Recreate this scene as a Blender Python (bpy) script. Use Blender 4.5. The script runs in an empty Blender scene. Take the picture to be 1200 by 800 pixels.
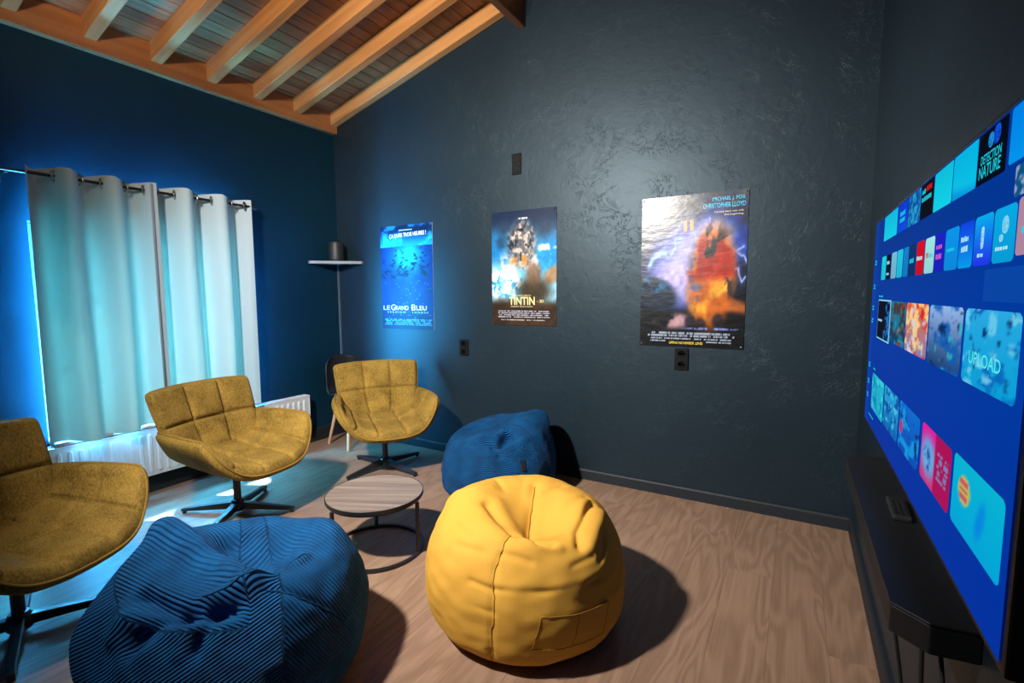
import bpy, bmesh, math, random
import numpy as np
from mathutils import Vector, Matrix, noise

S = bpy.context.scene
C = S.collection
random.seed(7)
rng = np.random.default_rng(11)
PI = math.pi

# ------------------------------------------------------------------ camera
cam_data = bpy.data.cameras.new('camera')
cam = bpy.data.objects.new('camera', cam_data)
C.objects.link(cam)
F_PX, YAW, PITCH, ROLL = 572.82, 0.52715, 0.09651, -0.00601
cam_data.sensor_fit = 'HORIZONTAL'
cam_data.sensor_width = 36.0
cam_data.lens = F_PX / 1200.0 * 36.0
cam_data.clip_start = 0.02
cam.location = (3.689, -3.149, 1.30)
_f = Vector((-math.sin(YAW) * math.cos(PITCH), math.cos(YAW) * math.cos(PITCH), -math.sin(PITCH)))
_r = Vector((math.cos(YAW), math.sin(YAW), 0))
_u = _r.cross(_f)
_r2 = _r * math.cos(ROLL) + _u * math.sin(ROLL)
_u2 = -_r * math.sin(ROLL) + _u * math.cos(ROLL)
cam.rotation_euler = Matrix((_r2, _u2, -_f)).transposed().to_euler()
S.camera = cam

# ------------------------------------------------------------------ world, sun, exposure
W_ = bpy.data.worlds.new('world')
S.world = W_
W_.use_nodes = True
bg = W_.node_tree.nodes['Background']
bg.inputs[0].default_value = (0.055, 0.49, 1.0, 1)
bg.inputs[1].default_value = 540.0
sun_d = bpy.data.lights.new('sun', 'SUN')
sun_d.energy = 95.0
sun_d.angle = math.radians(3.0)
sun_d.color = (0.45, 0.86, 1.0)
sun = bpy.data.objects.new('sun', sun_d)
C.objects.link(sun)
sun.rotation_euler = Vector((-1.0, 0.05, 1.38)).to_track_quat('Z', 'Y').to_euler()
LAMP_POWER = 820.0
LAMP_COLOR = (1.0, 0.945, 0.885)
UP_POWER = 130.0
UP_COLOR = (1.0, 0.74, 0.46)
vs = S.view_settings
vs.view_transform = 'Standard'
vs.look = 'None'
vs.exposure = 0.0
vs.gamma = 1.0
vs.use_curve_mapping = False

# ------------------------------------------------------------------ helpers
def lin(c):
    c = np.asarray(c, float)
    return np.where(c <= 0.04045, c / 12.92, ((c + 0.055) / 1.055) ** 2.4)

def link(name, me, mat=None, parent=None, loc=None):
    o = bpy.data.objects.new(name, me)
    C.objects.link(o)
    if mat is not None and me is not None and len(me.materials) == 0:
        me.materials.append(mat)
    if parent is not None:
        o.parent = parent
    if loc is not None:
        o.location = loc
    return o

def empty(name, loc, rz=0.0):
    o = bpy.data.objects.new(name, None)
    o.empty_display_size = 0.1
    C.objects.link(o)
    o.location = loc
    o.rotation_euler = (0, 0, rz)
    return o

def tag(o, label, cat, group=None):
    o['label'] = label
    o['category'] = cat
    if group:
        o['group'] = group
    return o

def struct(o, label=None):
    o['kind'] = 'structure'
    if label:
        o['label'] = label
    return o

class MB:
    """collects shapes into one mesh"""
    def __init__(s):
        s.bm = bmesh.new()
    def box(s, a, b, bevel=0.0, seg=2, M=None):
        a, b = Vector(a), Vector(b)
        r = bmesh.ops.create_cube(s.bm, size=1.0)
        vs_ = r['verts']
        for v in vs_:
            v.co = Vector((a.x + (v.co.x + .5) * (b.x - a.x), a.y + (v.co.y + .5) * (b.y - a.y), a.z + (v.co.z + .5) * (b.z - a.z)))
        if bevel > 0:
            es = list({e for v in vs_ for e in v.link_edges})
            rr = bmesh.ops.bevel(s.bm, geom=es, offset=bevel, segments=seg, profile=0.5, affect='EDGES')
            vs_ = list({v for f in rr['faces'] for v in f.verts} | {v for v in vs_ if v.is_valid})
        if M is not None:
            for v in vs_:
                v.co = M @ v.co
        return s
    def prism(s, pts, y0, y1, axis='y', bevel=0.0):
        """polygon pts extruded along axis; pts are the two other coordinates in xyz order"""
        def mk(p, d):
            if axis == 'y': return (p[0], d, p[1])
            if axis == 'x': return (d, p[0], p[1])
            return (p[0], p[1], d)
        lo = [s.bm.verts.new(mk(p, y0)) for p in pts]
        hi = [s.bm.verts.new(mk(p, y1)) for p in pts]
        fs = [s.bm.faces.new(lo), s.bm.faces.new(hi[::-1])]
        n = len(pts)
        for i in range(n):
            fs.append(s.bm.faces.new((lo[i], hi[i], hi[(i + 1) % n], lo[(i + 1) % n])))
        bmesh.ops.recalc_face_normals(s.bm, faces=fs)
        if bevel > 0:
            es = list({e for f in fs for e in f.edges})
            bmesh.ops.bevel(s.bm, geom=es, offset=bevel, segments=2, profile=0.5, affect='EDGES')
        return s
    def lathe(s, prof, n=24, M=None):
        rings = []
        for r, z in prof:
            if r < 1e-6:
                rings.append([s.bm.verts.new((0, 0, z))])
            else:
                rings.append([s.bm.verts.new((r * math.cos(2 * PI * i / n), r * math.sin(2 * PI * i / n), z)) for i in range(n)])
        for a, b in zip(rings[:-1], rings[1:]):
            for i in range(n):
                j = (i + 1) % n
                q = [a[i % len(a)], a[j % len(a)], b[j % len(b)], b[i % len(b)]]
                q = list(dict.fromkeys(q))
                if len(q) >= 3:
                    try: s.bm.faces.new(q)
                    except ValueError: pass
        if M is not None:
            for ring in rings:
                for v in ring: v.co = M @ v.co
        return s
    def tube(s, pts, r, n=8, closed=False, caps=True):
        pts = [Vector(p) for p in pts]
        m = len(pts)
        rr = r if hasattr(r, '__len__') else [r] * m
        rings = []
        up = Vector((0.123, 0.31, 0.94))
        for i in range(m):
            if closed: t = pts[(i + 1) % m] - pts[i - 1]
            else: t = pts[min(i + 1, m - 1)] - pts[max(i - 1, 0)]
            t.normalize()
            a = up - t * up.dot(t)
            if a.length < 1e-3:
                a = Vector((1, 0, 0)) - t * t.x
            a.normalize()
            up = a
            b = t.cross(a)
            rings.append([s.bm.verts.new(pts[i] + (a * math.cos(2 * PI * k / n) + b * math.sin(2 * PI * k / n)) * rr[i]) for k in range(n)])
        for i in range(m if closed else m - 1):
            A, B = rings[i], rings[(i + 1) % m]
            for k in range(n):
                s.bm.faces.new((A[k], A[(k + 1) % n], B[(k + 1) % n], B[k]))
        if caps and not closed:
            s.bm.faces.new(rings[0][::-1])
            s.bm.faces.new(rings[-1])
        return s
    def mesh(s, name, smooth=False, angle=None):
        bmesh.ops.recalc_face_normals(s.bm, faces=s.bm.faces[:])
        me = bpy.data.meshes.new(name)
        s.bm.to_mesh(me)
        s.bm.free()
        if smooth:
            for p in me.polygons: p.use_smooth = True
            if angle is not None:
                me.set_sharp_from_angle(angle=angle)
        return me
    def build(s, name, mat, parent=None, smooth=False, angle=None, loc=None):
        return link(name, s.mesh(name, smooth, angle), mat, parent, loc)

def grid_mesh(name, P, smooth=True, closed_u=False, attrs=None, colors=None, flip=False):
    """P: (n,m,3) array -> quad mesh"""
    n, m = P.shape[:2]
    me = bpy.data.meshes.new(name)
    idx = np.arange(n * m).reshape(n, m)
    nn = n if closed_u else n - 1
    i2 = (np.arange(nn) + 1) % n
    a = idx[:nn, :-1]; b = idx[i2][:, :-1]; c = idx[i2][:, 1:]; d = idx[:nn, 1:]
    q = np.stack([a, b, c, d] if not flip else [a, d, c, b], -1).reshape(-1, 4)
    me.from_pydata(P.reshape(-1, 3).tolist(), [], q.tolist())
    if smooth:
        me.polygons.foreach_set('use_smooth', [True] * len(me.polygons))
    if attrs:
        for k, v in attrs.items():
            at = me.attributes.new(k, 'FLOAT', 'POINT')
            at.data.foreach_set('value', np.asarray(v, float).reshape(-1))
    if colors is not None:
        at = me.attributes.new('art', 'FLOAT_COLOR', 'POINT')
        cc = np.ones((n * m, 4)); cc[:, :3] = colors.reshape(-1, 3)
        at.data.foreach_set('color', cc.reshape(-1))
    me.update()
    return me

def catmull(ts, pts, t):
    """smooth interpolation of pts (k,d) at knots ts for array t"""
    ts = np.asarray(ts, float); pts = np.asarray(pts, float); t = np.asarray(t, float)
    k = len(ts)
    m = np.zeros_like(pts)
    m[1:-1] = (pts[2:] - pts[:-2]) / (ts[2:] - ts[:-2])[:, None]
    m[0] = (pts[1] - pts[0]) / (ts[1] - ts[0]); m[-1] = (pts[-1] - pts[-2]) / (ts[-1] - ts[-2])
    i = np.clip(np.searchsorted(ts, t, side='right') - 1, 0, k - 2)
    h = (ts[i + 1] - ts[i]); s_ = (t - ts[i]) / h
    s2, s3 = s_ ** 2, s_ ** 3
    return ((2 * s3 - 3 * s2 + 1)[..., None] * pts[i] + ((s3 - 2 * s2 + s_) * h)[..., None] * m[i]
            + (-2 * s3 + 3 * s2)[..., None] * pts[i + 1] + ((s3 - s2) * h)[..., None] * m[i + 1])

def grid_normals(P):
    du = np.gradient(P, axis=0); dv = np.gradient(P, axis=1)
    n = np.cross(du, dv)
    return n / (np.linalg.norm(n, axis=-1, keepdims=True) + 1e-12)

def vnoise(x, y, seed=0):
    """2-D value noise 0..1"""
    r = np.random.default_rng(seed).random((64, 64))
    xi = np.floor(x).astype(int); yi = np.floor(y).astype(int)
    fx = x - xi; fy = y - yi
    fx = fx * fx * (3 - 2 * fx); fy = fy * fy * (3 - 2 * fy)
    g = lambda a, b: r[a % 64, b % 64]
    return (g(xi, yi) * (1 - fx) + g(xi + 1, yi) * fx) * (1 - fy) + (g(xi, yi + 1) * (1 - fx) + g(xi + 1, yi + 1) * fx) * fy

def fbm(x, y, seed=0, o=4):
    v = 0; a = .5
    for k in range(o):
        v = v + a * vnoise(x * 2 ** k, y * 2 ** k, seed + k); a *= .5
    return v / (1 - .5 ** o)

# ------------------------------------------------------------------ materials
def new_mat(name):
    m = bpy.data.materials.new(name)
    m.use_nodes = True
    nt = m.node_tree
    return m, nt, nt.nodes['Principled BSDF']

def N(nt, typ, **kw):
    n = nt.nodes.new(typ)
    for k, v in kw.items():
        if k in n.inputs.keys() if isinstance(k, str) else False:
            n.inputs[k].default_value = v
        else:
            setattr(n, k, v)
    return n

def plain(name, col, rough=0.5, metal=0.0, spec=0.5, noise_amt=0.0, noise_scale=40, bump=0.0):
    m, nt, b = new_mat(name)
    b.inputs['Base Color'].default_value = (*col, 1)
    b.inputs['Roughness'].default_value = rough
    b.inputs['Metallic'].default_value = metal
    b.inputs['Specular IOR Level'].default_value = spec
    tc = N(nt, 'ShaderNodeTexCoord')
    nz = N(nt, 'ShaderNodeTexNoise'); nz.inputs['Scale'].default_value = noise_scale; nz.inputs['Detail'].default_value = 4
    nt.links.new(tc.outputs['Object'], nz.inputs['Vector'])
    if noise_amt > 0:
        mx = N(nt, 'ShaderNodeMixRGB'); mx.blend_type = 'MULTIPLY'
        rp = N(nt, 'ShaderNodeMapRange'); rp.inputs['To Min'].default_value = 1 - noise_amt; rp.inputs['To Max'].default_value = 1 + noise_amt
        rp.inputs['From Min'].default_value = .3; rp.inputs['From Max'].default_value = .7
        nt.links.new(nz.outputs['Fac'], rp.inputs['Value'])
        cb = N(nt, 'ShaderNodeCombineColor')
        for k in range(3): nt.links.new(rp.outputs[0], cb.inputs[k])
        mx.inputs[0].default_value = 1; mx.inputs[1].default_value = (*col, 1)
        nt.links.new(cb.outputs[0], mx.inputs[2]); nt.links.new(mx.outputs[0], b.inputs['Base Color'])
    if bump > 0:
        bp = N(nt, 'ShaderNodeBump'); bp.inputs['Strength'].default_value = bump; bp.inputs['Distance'].default_value = 0.003
        nt.links.new(nz.outputs['Fac'], bp.inputs['Height']); nt.links.new(bp.outputs[0], b.inputs['Normal'])
    return m

def wall_paint(name, ca, cb, tint):
    """dark anthracite satin paint over trowelled plaster"""
    m, nt, b = new_mat(name)
    tc = N(nt, 'ShaderNodeTexCoord')
    n1 = N(nt, 'ShaderNodeTexNoise'); n1.inputs['Scale'].default_value = 16.0; n1.inputs['Detail'].default_value = 4; n1.inputs['Distortion'].default_value = .8
    n2 = N(nt, 'ShaderNodeTexNoise'); n2.inputs['Scale'].default_value = 1.1; n2.inputs['Detail'].default_value = 3
    wv = N(nt, 'ShaderNodeTexNoise'); wv.inputs['Scale'].default_value = 8.5; wv.inputs['Detail'].default_value = 5; wv.inputs['Distortion'].default_value = 2.6; wv.inputs['Roughness'].default_value = .6
    for n in (n1, n2, wv): nt.links.new(tc.outputs['Object'], n.inputs['Vector'])
    # trowel ridges: thin bright lines where distorted noise crosses 0.5
    s = N(nt, 'ShaderNodeMath'); s.operation = 'SUBTRACT'; s.inputs[1].default_value = .5; nt.links.new(wv.outputs['Fac'], s.inputs[0])
    ab = N(nt, 'ShaderNodeMath'); ab.operation = 'ABSOLUTE'; nt.links.new(s.outputs[0], ab.inputs[0])
    mr = N(nt, 'ShaderNodeMapRange'); mr.inputs['From Min'].default_value = 0; mr.inputs['From Max'].default_value = .022; mr.inputs['To Min'].default_value = 1; mr.inputs['To Max'].default_value = 0
    nt.links.new(ab.outputs[0], mr.inputs['Value'])
    n3 = N(nt, 'ShaderNodeTexNoise'); n3.inputs['Scale'].default_value = 4.2; n3.inputs['Detail'].default_value = 2; nt.links.new(tc.outputs['Object'], n3.inputs['Vector'])
    mk = N(nt, 'ShaderNodeMapRange'); mk.inputs['From Min'].default_value = .42; mk.inputs['From Max'].default_value = .58; nt.links.new(n3.outputs['Fac'], mk.inputs['Value'])
    mm = N(nt, 'ShaderNodeMath'); mm.operation = 'MULTIPLY'; nt.links.new(mr.outputs[0], mm.inputs[0]); nt.links.new(mk.outputs[0], mm.inputs[1])
    ad = N(nt, 'ShaderNodeMath'); ad.operation = 'MULTIPLY_ADD'; ad.inputs[1].default_value = .34; nt.links.new(mm.outputs[0], ad.inputs[0]); nt.links.new(n1.outputs['Fac'], ad.inputs[2])
    bp = N(nt, 'ShaderNodeBump'); bp.inputs['Strength'].default_value = .36; bp.inputs['Distance'].default_value = .0035
    nt.links.new(ad.outputs[0], bp.inputs['Height']); nt.links.new(bp.outputs[0], b.inputs['Normal'])
    cr = N(nt, 'ShaderNodeValToRGB')
    cr.color_ramp.elements[0].position = .3; cr.color_ramp.elements[0].color = (*ca, 1)
    cr.color_ramp.elements[1].position = .7; cr.color_ramp.elements[1].color = (*cb, 1)
    nt.links.new(n2.outputs['Fac'], cr.inputs[0]); nt.links.new(cr.outputs[0], b.inputs['Base Color'])
    b.inputs['Roughness'].default_value = .46
    b.inputs['Specular IOR Level'].default_value = .42
    b.inputs['Specular Tint'].default_value = (*tint, 1)
    return m

def wood(name, c1, c2, axis=1, waves=26.0, fine=60.0, along=1.6, rough=.45, ring=5.0, rnd=True, contrast=.5, tint=.18, bump=.12, spec=.4):
    """grain along the given local axis, shifted per object"""
    m, nt, b = new_mat(name)
    tc = N(nt, 'ShaderNodeTexCoord')
    oi = N(nt, 'ShaderNodeObjectInfo')
    ofs = N(nt, 'ShaderNodeVectorMath'); ofs.operation = 'MULTIPLY_ADD'
    cmb = N(nt, 'ShaderNodeCombineXYZ')
    for k in range(3): nt.links.new(oi.outputs['Random'], cmb.inputs[k])
    ofs.inputs[1].default_value = (37.0, 53.0, 29.0) if rnd else (0, 0, 0)
    nt.links.new(cmb.outputs[0], ofs.inputs[0]); nt.links.new(tc.outputs['Object'], ofs.inputs[2])
    def mapped(sc):
        mp = N(nt, 'ShaderNodeMapping'); mp.inputs['Scale'].default_value = sc
        nt.links.new(ofs.outputs[0], mp.inputs['Vector']); return mp
    sc1 = [fine] * 3; sc1[axis] = along
    sc2 = [ring] * 3; sc2[axis] = along * .45
    n1 = N(nt, 'ShaderNodeTexNoise'); n1.inputs['Scale'].default_value = 1; n1.inputs['Detail'].default_value = 5; n1.inputs['Roughness'].default_value = .65
    nt.links.new(mapped(sc1).outputs[0], n1.inputs['Vector'])
    n2 = N(nt, 'ShaderNodeTexNoise'); n2.inputs['Scale'].default_value = 1; n2.inputs['Detail'].default_value = 2; n2.inputs['Distortion'].default_value = .4
    nt.links.new(mapped(sc2).outputs[0], n2.inputs['Vector'])
    # cathedral rings
    ml = N(nt, 'ShaderNodeMath'); ml.operation = 'MULTIPLY'; ml.inputs[1].default_value = waves; nt.links.new(n2.outputs['Fac'], ml.inputs[0])
    sn = N(nt, 'ShaderNodeMath'); sn.operation = 'SINE'; nt.links.new(ml.outputs[0], sn.inputs[0])
    mr = N(nt, 'ShaderNodeMapRange'); mr.inputs['From Min'].default_value = -1; mr.inputs['From Max'].default_value = 1
    nt.links.new(sn.outputs[0], mr.inputs['Value'])
    mx = N(nt, 'ShaderNodeMix'); mx.inputs['Factor'].default_value = contrast
    nt.links.new(n1.outputs['Fac'], mx.inputs[2]); nt.links.new(mr.outputs[0], mx.inputs[3])
    cr = N(nt, 'ShaderNodeValToRGB')
    cr.color_ramp.elements[0].position = .25; cr.color_ramp.elements[0].color = (*c2, 1)
    cr.color_ramp.elements[1].position = .75; cr.color_ramp.elements[1].color = (*c1, 1)
    nt.links.new(mx.outputs[0], cr.inputs[0])
    hs = N(nt, 'ShaderNodeHueSaturation')
    vr = N(nt, 'ShaderNodeMapRange'); vr.inputs['To Min'].default_value = 1 - tint; vr.inputs['To Max'].default_value = 1 + tint
    nt.links.new(oi.outputs['Random'], vr.inputs['Value']); nt.links.new(vr.outputs[0], hs.inputs['Value'])
    nt.links.new(cr.outputs[0], hs.inputs['Color']); nt.links.new(hs.outputs[0], b.inputs['Base Color'])
    bp = N(nt, 'ShaderNodeBump'); bp.inputs['Strength'].default_value = bump; bp.inputs['Distance'].default_value = .002
    nt.links.new(mx.outputs[0], bp.inputs['Height']); nt.links.new(bp.outputs[0], b.inputs['Normal'])
    b.inputs['Roughness'].default_value = rough
    b.inputs['Specular IOR Level'].default_value = spec
    return m

def fabric(name, c1, c2, scale=90, bump=.5, rough=.9, sheen=.25, weave=(1, 1, 1)):
    m, nt, b = new_mat(name)
    tc = N(nt, 'ShaderNodeTexCoord')
    mp = N(nt, 'ShaderNodeMapping'); mp.inputs['Scale'].default_value = weave
    nt.links.new(tc.outputs['Object'], mp.inputs[0])
    n1 = N(nt, 'ShaderNodeTexNoise'); n1.inputs['Scale'].default_value = scale; n1.inputs['Detail'].default_value = 4; n1.inputs['Roughness'].default_value = .7
    n2 = N(nt, 'ShaderNodeTexNoise'); n2.inputs['Scale'].default_value = 9; n2.inputs['Detail'].default_value = 3
    nt.links.new(mp.outputs[0], n1.inputs['Vector']); nt.links.new(tc.outputs['Object'], n2.inputs['Vector'])
    mx = N(nt, 'ShaderNodeMix'); mx.inputs['Factor'].default_value = .35
    nt.links.new(n1.outputs['Fac'], mx.inputs[2]); nt.links.new(n2.outputs['Fac'], mx.inputs[3])
    cr = N(nt, 'ShaderNodeValToRGB')
    cr.color_ramp.elements[0].position = .36; cr.color_ramp.elements[0].color = (*c2, 1)
    cr.color_ramp.elements[1].position = .64; cr.color_ramp.elements[1].color = (*c1, 1)
    nt.links.new(mx.outputs[0], cr.inputs[0]); nt.links.new(cr.outputs[0], b.inputs['Base Color'])
    bp = N(nt, 'ShaderNodeBump'); bp.inputs['Strength'].default_value = bump; bp.inputs['Distance'].default_value = .002
    nt.links.new(n1.outputs['Fac'], bp.inputs['Height']); nt.links.new(bp.outputs[0], b.inputs['Normal'])
    b.inputs['Roughness'].default_value = rough
    b.inputs['Specular IOR Level'].default_value = .2
    b.inputs['Sheen Weight'].default_value = sheen
    b.inputs['Sheen Tint'].default_value = (*c1, 1)
    return m

def corduroy(name, c1, c2, pitch=.012):
    m, nt, b = new_mat(name)
    at = N(nt, 'ShaderNodeAttribute'); at.attribute_name = 'rib'
    ml = N(nt, 'ShaderNodeMath'); ml.operation = 'MULTIPLY'; ml.inputs[1].default_value = 2 * PI / pitch
    nt.links.new(at.outputs['Fac'], ml.inputs[0])
    sn = N(nt, 'ShaderNodeMath'); sn.operation = 'SINE'; nt.links.new(ml.outputs[0], sn.inputs[0])
    mr = N(nt, 'ShaderNodeMapRange'); mr.inputs['From Min'].default_value = -1; mr.inputs['From Max'].default_value = 1
    nt.links.new(sn.outputs[0], mr.inputs['Value'])
    pw = N(nt, 'ShaderNodeMath'); pw.operation = 'POWER'; pw.inputs[1].default_value = .6; nt.links.new(mr.outputs[0], pw.inputs[0])
    bp = N(nt, 'ShaderNodeBump'); bp.inputs['Strength'].default_value = 1.0; bp.inputs['Distance'].default_value = .0065
    nt.links.new(pw.outputs[0], bp.inputs['Height']); nt.links.new(bp.outputs[0], b.inputs['Normal'])
    tc = N(nt, 'ShaderNodeTexCoord')
    nz = N(nt, 'ShaderNodeTexNoise'); nz.inputs['Scale'].default_value = 14; nz.inputs['Detail'].default_value = 5
    nt.links.new(tc.outputs['Object'], nz.inputs['Vector'])
    cr = N(nt, 'ShaderNodeValToRGB')
    cr.color_ramp.elements[0].position = .3; cr.color_ramp.elements[0].color = (*c2, 1)
    cr.color_ramp.elements[1].position = .7; cr.color_ramp.elements[1].color = (*c1, 1)
    nt.links.new(nz.outputs['Fac'], cr.inputs[0]); nt.links.new(cr.outputs[0], b.inputs['Base Color'])
    b.inputs['Roughness'].default_value = .85
    b.inputs['Specular IOR Level'].default_value = .25
    b.inputs['Sheen Weight'].default_value = .35
    b.inputs['Sheen Tint'].default_value = (*c1, 1)
    return m

def emit_art(name, strength=1.0):
    """screen picture: colours stored on the mesh, shown as light"""
    m, nt, b = new_mat(name)
    at = N(nt, 'ShaderNodeAttribute'); at.attribute_name = 'art'
    b.inputs['Base Color'].default_value = (.005, .005, .006, 1)
    b.inputs['Roughness'].default_value = .3
    b.inputs['Specular IOR Level'].default_value = .0
    nt.links.new(at.outputs['Color'], b.inputs['Emission Color'])
    b.inputs['Emission Strength'].default_value = strength
    return m

def emit_plain(name, col, strength=1.0):
    m, nt, b = new_mat(name)
    b.inputs['Base Color'].default_value = (.005, .005, .006, 1)
    b.inputs['Roughness'].default_value = .35
    b.inputs['Specular IOR Level'].default_value = .0
    b.inputs['Emission Color'].default_value = (*col, 1)
    b.inputs['Emission Strength'].default_value = strength
    return m

def print_art(name, rough=.3, bump=.1, spec=.5):
    """printed glossy poster paper: colours stored on the mesh"""
    m, nt, b = new_mat(name)
    at = N(nt, 'ShaderNodeAttribute'); at.attribute_name = 'art'
    nt.links.new(at.outputs['Color'], b.inputs['Base Color'])
    b.inputs['Roughness'].default_value = rough
    b.inputs['Specular IOR Level'].default_value = spec
    tc = N(nt, 'ShaderNodeTexCoord')
    mp = N(nt, 'ShaderNodeMapping'); mp.inputs['Scale'].default_value = (7, 1, 16); mp.inputs['Rotation'].default_value = (0, .35, 0)
    nz = N(nt, 'ShaderNodeTexNoise'); nz.inputs['Scale'].default_value = 1.3; nz.inputs['Detail'].default_value = 3
    nt.links.new(tc.outputs['Object'], mp.inputs[0]); nt.links.new(mp.outputs[0], nz.inputs['Vector'])
    bp = N(nt, 'ShaderNodeBump'); bp.inputs['Strength'].default_value = bump; bp.inputs['Distance'].default_value = .02
    nt.links.new(nz.outputs['Fac'], bp.inputs['Height']); nt.links.new(bp.outputs[0], b.inputs['Normal'])
    return m

def curtain_mat():
    m, nt, b = new_mat('curtain_fabric')
    out = nt.nodes['Material Output']
    tc = N(nt, 'ShaderNodeTexCoord')
    mp = N(nt, 'ShaderNodeMapping'); mp.inputs['Scale'].default_value = (30, 30, 260)
    n1 = N(nt, 'ShaderNodeTexNoise'); n1.inputs['Scale'].default_value = 1; n1.inputs['Detail'].default_value = 3
    mp2 = N(nt, 'ShaderNodeMapping'); mp2.inputs['Scale'].default_value = (260, 260, 16)
    n2 = N(nt, 'ShaderNodeTexNoise'); n2.inputs['Scale'].default_value = 1; n2.inputs['Detail'].default_value = 3
    for a, b_ in ((mp, n1), (mp2, n2)):
        nt.links.new(tc.outputs['Object'], a.inputs[0]); nt.links.new(a.outputs[0], b_.inputs['Vector'])
    ad = N(nt, 'ShaderNodeMath'); ad.operation = 'ADD'; nt.links.new(n1.outputs['Fac'], ad.inputs[0]); nt.links.new(n2.outputs['Fac'], ad.inputs[1])
    cr = N(nt, 'ShaderNodeValToRGB')
    cr.color_ramp.elements[0].position = .43; cr.color_ramp.elements[0].color = (.56, .56, .34, 1)
    cr.color_ramp.elements[1].position = .57; cr.color_ramp.elements[1].color = (.98, .95, .56, 1)
    hv = N(nt, 'ShaderNodeMath'); hv.operation = 'MULTIPLY'; hv.inputs[1].default_value = .5
    nt.links.new(ad.outputs[0], hv.inputs[0]); nt.links.new(hv.outputs[0], cr.inputs[0])
    tr = N(nt, 'ShaderNodeBsdfTranslucent'); nt.links.new(cr.outputs[0], tr.inputs['Color'])
    df = N(nt, 'ShaderNodeBsdfDiffuse'); df.inputs['Color'].default_value = (.46, .58, .66, 1)
    bp = N(nt, 'ShaderNodeBump'); bp.inputs['Strength'].default_value = .25; bp.inputs['Distance'].default_value = .001
    nt.links.new(hv.outputs[0], bp.inputs['Height']); nt.links.new(bp.outputs[0], df.inputs['Normal'])
    mx = N(nt, 'ShaderNodeMixShader'); mx.inputs[0].default_value = .0047
    nt.links.new(df.outputs[0], mx.inputs[1]); nt.links.new(tr.outputs[0], mx.inputs[2])
    nt.links.new(mx.outputs[0], out.inputs['Surface'])
    nt.nodes.remove(b)
    return m

def glass_mat():
    m, nt, b = new_mat('window_glass')
    out = nt.nodes['Material Output']
    t = N(nt, 'ShaderNodeBsdfTransparent'); t.inputs[0].default_value = (.93, .96, .97, 1)
    g = N(nt, 'ShaderNodeBsdfGlossy'); g.inputs['Roughness'].default_value = .02
    mx = N(nt, 'ShaderNodeMixShader'); mx.inputs[0].default_value = .06
    nt.links.new(t.outputs[0], mx.inputs[1]); nt.links.new(g.outputs[0], mx.inputs[2]); nt.links.new(mx.outputs[0], out.inputs['Surface'])
    nt.nodes.remove(b)
    return m

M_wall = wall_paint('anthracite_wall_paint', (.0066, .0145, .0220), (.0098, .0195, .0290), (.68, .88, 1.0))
M_wall_glow = wall_paint('blue_glow_wall_paint', (.0030, .0230, .042), (.0042, .0290, .053), (.45, .75, 1.0))  # blue window glow on the left wall, put into the paint colour
M_base = plain('baseboard_paint', (.016, .020, .026), .55, spec=.25, noise_amt=.1)
M_plank = wood('oak_laminate', (.33, .208, .138), (.22, .132, .083), axis=1, waves=48.0, fine=95, along=2.6, rough=.42, ring=7, contrast=.30, tint=.06, spec=.4, bump=.05)
M_sub = plain('subfloor', (.05, .03, .02), .8, noise_amt=.2)
M_board = wood('pine_boards', (.40, .175, .070), (.24, .095, .036), axis=1, fine=50, along=1.5, rough=.42, ring=8, contrast=.3, tint=.16)
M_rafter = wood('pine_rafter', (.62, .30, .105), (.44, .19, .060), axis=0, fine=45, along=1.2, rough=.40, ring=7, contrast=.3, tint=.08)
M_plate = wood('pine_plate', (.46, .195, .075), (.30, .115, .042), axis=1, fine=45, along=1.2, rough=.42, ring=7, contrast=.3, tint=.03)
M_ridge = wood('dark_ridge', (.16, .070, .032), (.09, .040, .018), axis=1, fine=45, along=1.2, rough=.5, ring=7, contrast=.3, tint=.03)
M_top = wood('table_oak', (.33, .268, .224), (.115, .083, .066), axis=0, fine=42, along=1.3, rough=.5, ring=9, rnd=False, contrast=.18, tint=0)
M_leg = wood('beech_leg', (.60, .38, .21), (.48, .29, .15), axis=2, fine=60, along=3, rough=.5, contrast=.2, tint=.04)
M_black = plain('black_metal', (.012, .012, .014), .35, metal=0.0, spec=.5, noise_amt=.1)
M_blackp = plain('black_plastic', (.010, .011, .013), .45, noise_amt=.1)
M_blackm = plain('black_matt', (.006, .0065, .008), .55, noise_amt=.1)
M_darkgrey = plain('dark_grey_plastic', (.016, .017, .019), .5, noise_amt=.1)
M_mustard = fabric('mustard_chenille', (.40, .250, .050), (.115, .066, .010), 150, .8, .9, .2, (1, 1, .4))
M_piping = fabric('mustard_piping', (.33, .20, .04), (.20, .115, .018), 150, .5, .9, .1)
M_yellow = fabric('yellow_canvas', (.60, .320, .046), (.54, .280, .038), 220, .25, .8, .1)
M_yseam = fabric('yellow_seam_thread', (.34, .17, .018), (.28, .13, .012), 220, .2, .8, .1)
M_blue = corduroy('blue_corduroy', (.0012, .084, .245), (.0008, .044, .14), .0092)
M_bseam = fabric('blue_seam_thread', (.002, .06, .15), (.001, .04, .11), 200, .3, .9, .1)
M_radiator = plain('radiator_enamel', (.72, .73, .74), .35, noise_amt=.02)
M_white = plain('white_paint', (.70, .71, .72), .4, noise_amt=.03)
M_shelf = plain('shelf_laminate', (.17, .19, .21), .45, noise_amt=.04)
M_steel = plain('brushed_steel', (.42, .44, .46), .22, metal=1.0, noise_amt=.05)
M_curtain = curtain_mat()
M_glass = glass_mat()
M_plateblk = plain('plate_black', (.004, .0045, .005), .6, spec=.15, noise_amt=.05)
M_conduit = plain('conduit_paint', (.06, .08, .10), .35, noise_amt=.05)

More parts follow.
